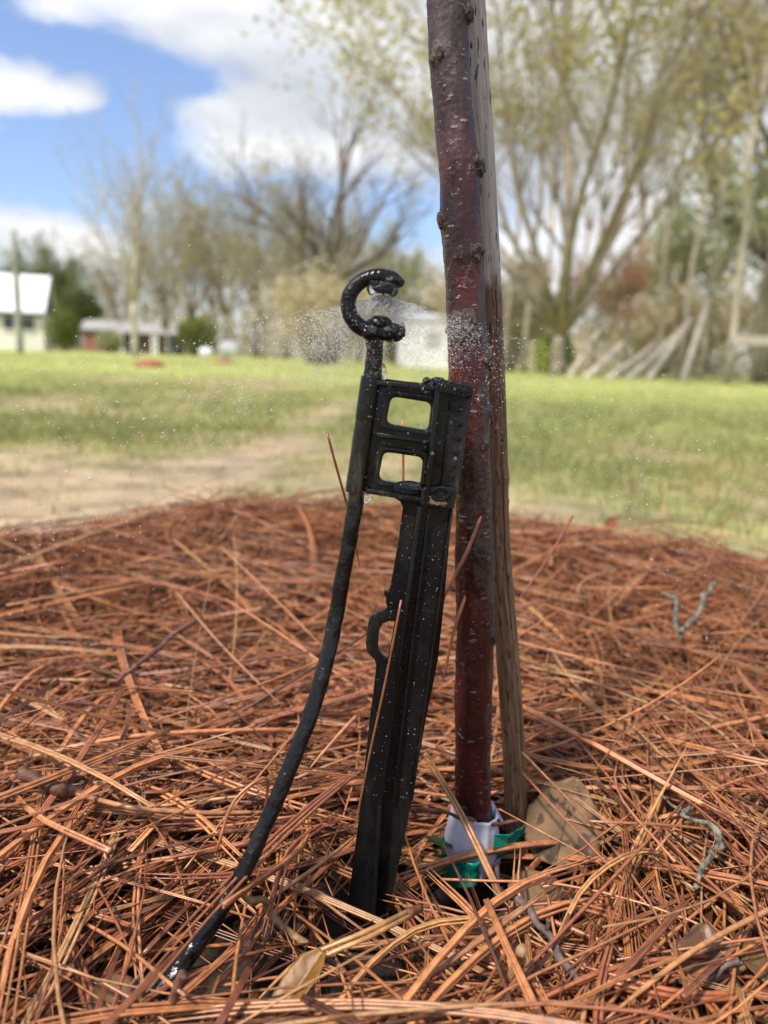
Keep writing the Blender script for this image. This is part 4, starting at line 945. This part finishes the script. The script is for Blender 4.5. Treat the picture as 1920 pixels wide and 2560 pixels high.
def tree_meshes(seed, lf=None, **kw):
    br, tips = grow(seed=seed, **kw)
    Pt = np.array([b[0] for b in br]); R = np.array([b[1] for b in br])
    big = R[:, 0] > .05
    parts = [tubes(Pt[big], R[big], 7)[:2], tubes(Pt[~big], R[~big], 3, False)[:2]] if big.any() else [tubes(Pt, R, 4, False)[:2]]
    V, F = merge(parts); tm = mesh_np('trunk', V, F)
    cm = leaves_at(tips, *lf[:3], seed, lf[3]) if lf else None
    return tm, cm
BK_PALE = simple('pale_bark', (.33, .28, .21), (.52, .46, .37), 3, .85)  # tree bark and buds lightened: veiling haze painted into their colours
BK_BROWN = simple('brown_bark', (.17, .14, .10), (.31, .26, .195), 3, .85)
BK_DARK = simple('dark_bark', (.085, .07, .056), (.19, .155, .125), 3, .85)
LF_OLIVE = leaf_mat('olive_buds', (.39, .345, .14), (.56, .50, .23), .55)
LF_BROWN = leaf_mat('brown_buds', (.34, .29, .15), (.52, .45, .26), .55)
LF_GREEN = leaf_mat('evergreen_leaves', (.16, .185, .085), (.29, .32, .15))
LF_PINE = leaf_mat('pine_foliage', (.30, .31, .15), (.46, .46, .25), .45)
LF_RED = leaf_mat('red_maple_buds', (.42, .24, .15), (.58, .38, .25), .45)
LF_SHRUB = leaf_mat('shrub_leaves', (.075, .10, .015), (.22, .25, .05))
LF_LIME = leaf_mat('lime_leaves', (.24, .30, .06), (.42, .48, .13))
LF_BEIGE = leaf_mat('beige_buds', (.46, .39, .23), (.62, .54, .36), .45)
def hy(px): return 898 + (px - 960) * math.tan(rad(ROLL))
def ground_at(px, D):
    p = P(px, hy(px), D); return np.array([p[0], D, float(field_h(np.array(p[0]), np.array(D))) - .03])
PROTO = {}
def proto(kind):
    if kind in PROTO: return PROTO[kind]
    k = {
        'vase': lambda: (tree_meshes(101, (8, .085, .22, .78), height=15, r0=.18, fork=1.3, mains=10, spread=.60, levels=3, kids=(6, 5, 3), up=.62), BK_BROWN, LF_OLIVE),
        'bare': lambda: (tree_meshes(202, (1, .06, .1, .5), height=12.5, r0=.36, fork=4.6, mains=7, spread=1.25, levels=3, kids=(6, 5, 4), up=.45), BK_DARK, LF_BROWN),
        'bud_a': lambda: (tree_meshes(303, (3, .11, .22, .55), height=12, r0=.17, fork=3.2, mains=6, spread=.6, levels=2, kids=(8, 6), up=.6), BK_BROWN, LF_BROWN),
        'bud_b': lambda: (tree_meshes(313, (3, .11, .24, .5), height=12, r0=.15, fork=4.5, mains=5, spread=.5, levels=2, kids=(8, 6), up=.6), BK_BROWN, LF_OLIVE),
        'pale': lambda: (tree_meshes(404, (1, .06, .15, .4), height=9, r0=.15, fork=2.6, mains=6, spread=.42, levels=2, kids=(7, 6), up=.5), BK_PALE, LF_BEIGE),
        'pole': lambda: (tree_meshes(414, (2, .08, .2, .4), height=12, r0=.085, fork=7, mains=5, spread=.55, levels=2, kids=(7, 5), up=.3), BK_PALE, LF_BEIGE),
        'pine': lambda: (tree_meshes(505, (6, .15, .30, .8), height=11, r0=.2, fork=5.5, mains=8, spread=1.1, levels=2, kids=(6, 5), up=.2), BK_DARK, LF_PINE),
        'ever': lambda: (tree_meshes(606, (12, .17, .32, 1.3), height=9, r0=.2, fork=3.2, mains=8, spread=1.1, levels=2, kids=(7, 5), up=.25), BK_DARK, LF_GREEN),
        'red': lambda: (tree_meshes(707, (6, .10, .2, 1.0), height=7, r0=.09, fork=2.2, mains=6, spread=.6, levels=2, kids=(7, 5), up=.5), BK_PALE, LF_RED),
        'thicket': lambda: (tree_meshes(808, (6, .10, .2, 1.0), height=4, r0=.2, fork=.3, mains=11, spread=.6, levels=2, kids=(6, 4), up=.5, multi=True), BK_PALE, LF_BEIGE),
    }[kind]()
    PROTO[kind] = k; return k
H0 = dict(vase=15, bare=12.5, bud_a=12, bud_b=12, pale=9, pole=12, pine=11, ever=9, red=7, thicket=4)
def tree_at(kind, px, D, h, label, group=None, name='tree', rot=None, wide=1.0, cat='tree'):
    (tm, cm), bk, lf = proto(kind); p = ground_at(px, D); s = h / H0[kind]
    root = empty(name, tuple(p), label, cat, group); root.rotation_euler.z = rng.uniform(0, 6.28) if rot is None else rot; root.scale = (s * wide, s * wide, s)
    for nm, me, m in (('trunk', tm, bk), ('crown', cm, lf)):
        if me is None: continue
        if not me.materials: me.materials.append(m)
        o = bpy.data.objects.new(nm, me); C.objects.link(o); o.parent = root
    return root
def trees():
    tree_at('vase', 1395, 23, 16, 'big spreading tree with many upswept limbs and olive spring buds right of the stake', name='budding_tree', rot=2.6, wide=1.25)
    tree_at('bare', 830, 38, 11.6, 'dark bare spreading tree with a thick trunk behind the sprinkler head', name='bare_tree', rot=1.2)
    tree_at('pale', 338, 31, 8.6, 'slender pale bare tree with several stems in front of the dark shed', name='bare_tree', rot=2.0)
    tree_at('ever', 112, 62, 7.4, 'dark round topped evergreen behind the white house roof', name='evergreen_tree', wide=.85)
    tree_at('ever', 200, 66, 5.4, 'paler evergreen between the round topped one and the budding trees', name='evergreen_tree', wide=.85)
    tree_at('pine', 985, 58, 9.6, 'dull green pine standing behind the hooked sprinkler head', name='pine_tree', wide=.6)
    tree_at('ever', 1090, 60, 5.0, 'low dark evergreen behind the white shed', name='evergreen_tree')
    gl = 'brown budding tree in the row behind the lawn on the left'; gg = 'budding trees in the row behind the lawn'
    for kind, px, D, h in (('bud_b', 410, 50, 12.2), ('bud_a', 480, 54, 12.5), ('bud_a', 565, 48, 12.5), ('bud_b', 640, 52, 13.5), ('bud_a', 715, 50, 14), ('bud_a', 770, 56, 13), ('bud_a', 900, 55, 11.5), ('bud_a', 300, 58, 10), ('bud_b', 530, 60, 13), ('bud_a', 660, 44, 9), ('bud_a', 420, 46, 8), ('bud_b', 840, 62, 13)):
        tree_at(kind, px, D, h * .86, gl, gg, 'budding_tree', wide=1.05)
    tree_at('thicket', 790, 30, 3.4, 'pale tan budding thicket behind the sprinkler hook', name='thicket', wide=1.3, cat='bush')
    tree_at('thicket', 1260, 34, 4.6, 'pale bare thicket just right of the wooden stake', name='thicket', wide=1.2, cat='bush')
    tree_at('thicket', 1620, 40, 4.8, 'brownish thicket behind the leaning poles', name='thicket', wide=1.5, cat='bush')
    tree_at('pole', 1820, 19, 12.5, 'tall pale straight tree carrying the fence rail at the right edge', name='pale_tree', rot=.3)
    pl = 'thin pale trunked tree at the edge of the wood on the right'; pg = 'pale trunked trees at the edge of the right wood'
    for px, D, h in ((1262, 30, 13), (1310, 27, 14), (1345, 36, 15), (1480, 30, 12), (1560, 33, 14), (1640, 28, 12), (1700, 25, 13), (1755, 30, 15), (1880, 26, 14), (1915, 34, 16), (1445, 40, 14), (1590, 42, 15)):
        tree_at('pole', px, D, h, pl, pg, 'pale_tree')
    for px, D, h, l in ((1890, 40, 13.5, 'tall pine at the right edge behind the pale tree'), (1650, 46, 9, 'small far pine left of the leaning poles'), (1760, 48, 12, 'pine behind the tall pale tree with the rail')):
        tree_at('pine', px, D, h, l, name='pine_tree')
    for px, D, h, l in ((1905, 24, 15, 'pale olive tree cut by the right edge of the picture'),):
        tree_at('bud_b', px, D, h, l, name='budding_tree', wide=1.25)
    tree_at('red', 1500, 26, 4.4, 'reddish budding maple above the green shrub', name='maple_tree', wide=1.2)
trees()

def shrub(px, D, w, h, m, label, name='shrub', seed=1, n=2600, size=.07):
    p = ground_at(px, D); rg = np.random.default_rng(seed)
    d = norm(rg.normal(0, 1, (n, 3))); r = rg.random(n) ** .45 * (1 + .3 * (fbm(d[:, 0] * 2 + 9, d[:, 1] * 2 + 9 + d[:, 2], seed) - .5) * 2)
    c = d * r[:, None] * np.array([w / 2, w / 2, h / 2]) + [0, 0, h * .52]
    a = norm(rg.normal(0, 1, (n, 3))); b = norm(np.cross(a, rg.normal(0, 1, (n, 3)))); s = size * rg.uniform(.6, 1.5, (n, 1))
    V = np.stack([c - a * s, c + b * s * .55, c + a * s, c - b * s * .55], 1).reshape(-1, 3); t = np.repeat(rg.random(n), 4)
    root = empty(name, tuple(p), label, 'shrub')
    o = link('foliage', mesh_np('foliage', V, np.arange(n * 4).reshape(n, 4), False, {'tint': ('FLOAT_COLOR', np.stack([t, t, t, t * 0 + 1], -1))}), m); o.parent = root
    st = [spline([(0, 0, 0), (rg.normal(0, w * .08), rg.normal(0, w * .08), h * .4), (rg.normal(0, w * .25), rg.normal(0, w * .25), h * .85)], 6) for _ in range(6)]
    v, f, _, _ = tubes(np.array(st), np.tile(np.linspace(.03, .008, 6), (6, 1)), 5); o = link('stem', mesh_np('stem', v, f), BK_BROWN); o.parent = root
shrub(163, 40, 1.75, 2.3, LF_SHRUB, 'upright olive green shrub between the white house and the brick hut', seed=3)
shrub(492, 40, 2.1, 2.15, LF_SHRUB, 'round olive green shrub right of the dark shed', seed=4)
shrub(1382, 24, 1.3, 1.35, LF_LIME, 'bright yellow green shrub below the spreading tree', seed=5, n=1500)
shrub(985, 36, 1.0, 1.9, LF_SHRUB, 'narrow green shrub against the left end of the white shed', seed=6, n=1500)
shrub(275, 46, 1.6, 1.4, LF_PINE, 'low dull green shrub between the brick hut and the dark shed', seed=8, n=1500)

# far woods that read as one mass
def woods():
    def mass(name, label, x0, x1, y0, y1, top, m, n, seed):
        rg = np.random.default_rng(seed); px = rg.uniform(x0, x1, n); D = rg.uniform(y0, y1, n)
        h = np.interp(px, *top); u = rg.random(n) ** 1.25; prof = .75 + .5 * fbm(px / 70, D / 6, seed)
        V0 = np.stack([(px - 960) / FPX * D, D, h * D / FPX * u * prof - .1], -1)
        a = norm(rg.normal(0, 1, (n, 3)) * [1, 1, 1.6]); b = norm(np.cross(a, rg.normal(0, 1, (n, 3)))); s = rg.uniform(.12, .42, (n, 1))
        V = np.stack([V0 - a * s, V0 + b * s * .4, V0 + a * s, V0 - b * s * .4], 1).reshape(-1, 3); t = np.repeat(rg.random(n), 4)
        V_, F_ = [V], [np.arange(n * 4).reshape(n, 4)]
        me = mesh_np(name, V, F_[0], False, {'tint': ('FLOAT_COLOR', np.stack([t, t, t, t * 0 + 1], -1))})
        tag(link(name, me, m), label, 'woods', kind='stuff')
        k = int(n / 130); tx = rg.uniform(x0, x1, k); td = rg.uniform(y0, y1, k); th = np.interp(tx, *top) * td / FPX * rg.uniform(.7, 1.25, k)
        pts = np.stack([np.stack([(tx - 960) / FPX * td + i * rg.normal(0, .12, k), td, -.1 + th * i / 4], -1) for i in range(5)], 1)
        v, f, _, _ = tubes(pts, np.linspace(1, .3, 5)[None] * rg.uniform(.06, .15, (k, 1)), 4, False)
        tag(link('distant_trunks', mesh_np('distant_trunks', v, f), BK_PALE), label.replace('twiggy', 'thin trunks in the'), 'woods', kind='stuff')
    mass('distant_wood', 'hazy twiggy brown wood beyond the lawn on the left', -500, 1130, 68, 88, ([-500, 0, 100, 250, 420, 760, 1130], [140, 110, 130, 190, 260, 280, 230]), leaf_mat('far_wood_left', (.31, .26, .165), (.47, .40, .28)), 20000, 31)
    mass('distant_wood', 'hazy twiggy grey brown wood beyond the lawn on the right', 1130, 2500, 46, 70, ([1130, 1300, 1500, 1700, 1900, 2500], [110, 100, 100, 150, 260, 300]), leaf_mat('far_wood_right', (.40, .35, .25), (.58, .52, .40)), 13000, 32)
woods()

# ------------------------------------------------------------------ buildings and things beyond the lawn
M_WHITE = simple('cream_siding', (.70, .68, .60), (.80, .78, .70), 1.2, .7)
M_ROOF = simple('pale_metal_roof', (.70, .73, .78), (.82, .84, .87), .7, .35)
M_DARKW = simple('dark_siding_and_shade', (.07, .075, .085), (.13, .135, .15), 1.5, .8)
M_GREYR = simple('grey_shingles', (.24, .23, .22), (.36, .35, .34), 2.5, .8)
M_BRICK = simple('red_brick', (.20, .075, .055), (.33, .13, .10), 6, .85)
M_DOOR = simple('brown_door', (.10, .045, .03), (.17, .08, .055), 2, .6)
M_GLASS = simple('dark_window', (.03, .035, .04), (.07, .075, .08), 1, .15)
M_GPOST = simple('grey_weathered_wood', (.40, .34, .28), (.58, .51, .43), 6, .85)
M_POLE = simple('grey_green_pole', (.20, .21, .16), (.33, .33, .26), 2, .85)
M_SHED = simple('white_painted_metal', (.70, .71, .73), (.82, .82, .83), 1.3, .5)
M_TRIM = simple('white_trim', (.72, .71, .68), (.8, .79, .76), 2, .6)
def bld(name, label, cat, px, D): 
    p = ground_at(px, D); return empty(name, tuple(p), label, cat)
def pc(root, name, meshes, m, parent=None, smooth=False):
    V, F = merge(meshes); o = link(name, mesh_np(name, V, F, smooth), m); o.parent = parent or root; return o
def house():
    D = 44; k = D / FPX; r = bld('white_house', 'white house with a pale metal roof at the left edge', 'house', 110, D)
    r.rotation_euler.z = rad(14)
    W_, H_, dep = 11.0, 2.05, 4.0                       # right front corner at the root
    pc(r, 'wall', [box((-W_ / 2, dep / 2, H_ / 2 - .1), (W_, dep, H_ + .2))], M_WHITE)
    ov = .18; zE, zR = H_ - .02, H_ + 2.1; yr = dep / 2
    def slab(y0, y1, za, zb):
        V = np.array([(-W_ - .3, y0, za), (ov, y0, za), (ov, y1, zb), (-W_ - .3, y1, zb)]); V = np.concatenate([V, V + [0, 0, .09]])
        return V, np.array([[0, 3, 2, 1], [4, 5, 6, 7], [0, 1, 5, 4], [1, 2, 6, 5], [2, 3, 7, 6], [3, 0, 4, 7]])
    rf = pc(r, 'roof', [slab(-.35, yr, zE, zR), slab(dep + .35, yr + .001, zE, zR)], M_ROOF)
    pc(r, 'seam', [box((x, (yr - .45) / 2 - .0, (zE + zR) / 2 + .11), (.03, .05, .05)) for x in ()] or [box((-.2, -.37, zE + .03), (.1, .05, .1))], M_ROOF, rf)
    V = np.array([(-.001, 0, H_), (-.001, dep, H_), (-.001, yr, zR - .02), (-.15, 0, H_), (-.15, dep, H_), (-.15, yr, zR - .02)])
    pc(r, 'gable', [(V, [np.array([[0, 1, 2], [5, 4, 3]]), np.array([[0, 3, 4, 1], [1, 4, 5, 2], [2, 5, 3, 0]])])], M_DARKW)  # the gable's shade is painted on as a dark siding colour
    pc(r, 'eave_board', [box((-W_ / 2, -.06, H_ - .12), (W_, .12, .16))], M_DARKW)
    for x, w in ((-.75, .62), (-1.75, .55), (-3.4, .9), (-5.5, .9)):
        wn = pc(r, 'window', [box((x, -.035, H_ - .62), (w + .12, .07, .8))], M_TRIM); pc(r, 'pane', [box((x, -.075, H_ - .60), (w, .012, .66))], M_GLASS, wn)
house()
def pole():
    p = ground_at(50, 25); top = P(34, 575, 25); v, f, _, _ = tubes(spline([p - [0, 0, .2], (p + top) / 2, top], 8), np.linspace(.115, .085, 8), 10)
    tag(link('utility_pole', mesh_np('utility_pole', v, f), M_POLE), 'grey green utility pole standing before the white house', 'pole')
pole()
def dark_shed():
    r = bld('dark_shed', 'long dark shed with a grey roof behind the slender pale tree', 'shed', 372, 50)
    L_, dp, h = 3.3, 2.6, 1.35
    pc(r, 'wall', [box((0, dp / 2, h / 2), (L_, dp, h))], M_DARKW)
    V = np.array([(-L_ / 2 - .4, -.5, h - .08), (L_ / 2 + .4, -.5, h - .08), (L_ / 2 + .1, dp / 2, h + .55), (-L_ / 2 - .4, dp / 2, h + .55), (L_ / 2 + .4, dp + .4, h - .08), (-L_ / 2 - .4, dp + .4, h - .08)]); V = np.concatenate([V, V + [0, 0, .09]])
    pc(r, 'roof', [(V, np.array([[0, 3, 2, 1], [3, 5, 4, 2], [6, 7, 8, 9], [9, 8, 10, 11], [0, 1, 7, 6], [1, 2, 8, 7], [2, 4, 10, 8], [4, 5, 11, 10], [5, 3, 9, 11], [3, 0, 6, 9]]))], M_GREYR)
    pc(r, 'door', [box((-.08, -.03, .6), (.42, .06, 1.15))], M_DOOR)
    for x in (-1.55, .38, .62): pc(r, 'post', [box((x, -.38, .62), (.14, .14, 1.26))], M_TRIM)
    pc(r, 'shutter', [box((1.25, -.03, .62), (.55, .05, .95))], simple('blue_grey_panel', (.13, .15, .20), (.19, .21, .27), 2, .6))
dark_shed()
def brick_hut():
    r = bld('brick_hut', 'small red brick outbuilding with a pale roof left of the dark shed', 'outbuilding', 238, 54)
    pc(r, 'wall', [box((0, 1, .75), (1.5, 2, 1.5))], M_BRICK)
    V = np.array([(-1.0, -.3, 1.46), (1.5, -.3, 1.46), (1.5, 1, 2.1), (-1.0, 1, 2.1), (1.5, 2.3, 1.46), (-1.0, 2.3, 1.46)]); V = np.concatenate([V, V + [0, 0, .08]])
    pc(r, 'roof', [(V, np.array([[0, 3, 2, 1], [3, 5, 4, 2], [6, 7, 8, 9], [9, 8, 10, 11], [0, 1, 7, 6], [1, 2, 8, 7], [2, 4, 10, 8], [4, 5, 11, 10], [5, 3, 9, 11], [3, 0, 6, 9]]))], M_GREYR)
    pc(r, 'door', [box((.45, -.03, .6), (.45, .06, 1.2))], M_DOOR)
brick_hut()
def white_shed():
    r = bld('white_shed', 'plain white shed standing behind the sprinkler and the young trunk', 'shed', 1075, 33)
    w, d, h = 2.75, 2.2, 2.0
    pc(r, 'wall', [box((0, d / 2, h / 2 - .05), (w, d, h + .1))], M_SHED)
    V = np.array([(-w / 2 - .06, -.08, h), (w / 2 + .06, -.08, h), (w / 2 + .06, d + .1, h + .28), (-w / 2 - .06, d + .1, h + .28)]); V = np.concatenate([V, V + [0, 0, .08]])
    pc(r, 'roof', [(V, np.array([[0, 3, 2, 1], [4, 5, 6, 7], [0, 1, 5, 4], [1, 2, 6, 5], [2, 3, 7, 6], [3, 0, 4, 7]]))], M_ROOF)
    wn = pc(r, 'window', [box((.05, -.03, 1.25), (.62, .06, .62))], M_TRIM); pc(r, 'pane', [box((.05, -.065, 1.25), (.5, .012, .5))], simple('grey_pane', (.35, .37, .39), (.45, .47, .49), 2, .3), wn)
    pc(r, 'door', [box((.95, -.025, .85), (.6, .05, 1.7))], M_TRIM)
white_shed()
def tank(px, D, w, h, label):
    r = empty('storage_tank', tuple(ground_at(px, D)), label, 'tank')
    c = np.array([(-w * .42, 0, h * .58), (-w * .36, 0, h * .58), (0, 0, h * .58), (w * .36, 0, h * .58), (w * .42, 0, h * .58)]); cv = spline(c, 16)
    R = h * .42 * np.sqrt(np.clip(1 - np.abs(np.linspace(-1, 1, 16)) ** 4.5, .06, 1)); v, f, _, _ = tubes(cv, R, 18)
    o = pc(r, 'shell', [(v, f)], M_SHED, smooth=True)
    for x in (-w * .22, w * .22): pc(r, 'leg', [box((x, 0, h * .12), (w * .1, h * .5, h * .26))], M_TRIM)
    pc(r, 'valve_cap', [tubes(np.array([(0, 0, h * .96), (0, 0, h * 1.08)]), np.array([h * .1, h * .09]), 10)[:2]], M_TRIM)
tank(573, 34, 1.05, .78, 'larger white rounded tank on the lawn edge right of the round shrub')
tank(515, 36, .75, .50, 'smaller white rounded tank between the round shrub and its larger neighbour')
def soil_mound(px, py, D, w, h, label):
    p = ground_at(px, D); p[2] = float(field_h(np.array(p[0]), np.array(D))); v, f = lump((0, 0, 0), 1, (w / 2, w / 2.4, h), .4, 4, 5, 2.5)
    tag(link('soil_mound', mesh_np('soil_mound', v + p, f), simple('red_soil', (.22, .07, .035), (.36, .14, .07), 9, .9, .6, .02)), label, 'mound')
soil_mound(372, 905, 12.5, .46, .12, 'small red earth mound on the lawn at the left')
soil_mound(560, 890, 20, .5, .10, 'faint brown mound on the lawn below the white tanks')
def poles():
    z4 = lambda x, y: (960 + x * .5787, 560 + y * .5787); D = 22
    labs = ['leaning grey pole on the far left of the leaning row', 'leaning grey pole second from the left in the row', 'long leaning grey pole in the middle of the row', 'longest leaning grey pole reaching the slanted tree', 'steep leaning grey pole at the right of the row', 'slanting pale trunk propped over the leaning poles']
    for i, (a, b, w) in enumerate(((z4(800, 640), z4(930, 455), .07), (z4(868, 648), z4(1030, 515), .10), (z4(968, 645), z4(1170, 520), .10), (z4(1050, 658), z4(1290, 455), .12), (z4(1140, 650), z4(1325, 410), .11), (z4(1290, 650), z4(1400, 330), .11))):
        a3 = P(a[0], a[1], D); gz = ground_at(a[0], D)[2]; b3 = P(b[0], b[1], D + 1.0); a3[2] = gz
        v, f = rough_tube([a3, a3 * .5 + b3 * .5 + np.array([0, 0, -.03]), b3], w * .85, 20, 10, .04, 40 + i, [1.05, 1, .85], 3)
        tag(link('leaning_pole', mesh_np('leaning_pole', v, f), M_GPOST), labs[i], 'pole', 'weathered poles leaning in a row')
    a, b = P(1826, 850, 18.85), P(2150, 862, 19.4); r = empty('fence_rail', tuple((a + b) / 2), 'weathered horizontal fence rail fixed to the pale tree at the right', 'fence')
    m = (a + b) / 2; L_ = np.linalg.norm(b - a); an = math.atan2(b[1] - a[1], b[0] - a[0])
    pc(r, 'rail', [box((0, 0, 0), (L_, .07, .21), an)], M_GPOST)
    q = b - m; pc(r, 'post', [box((q[0], q[1] + .12, -(m[2] + .04) / 2 + .2), (.16, .16, m[2] + .5), an)], M_GPOST)
poles()
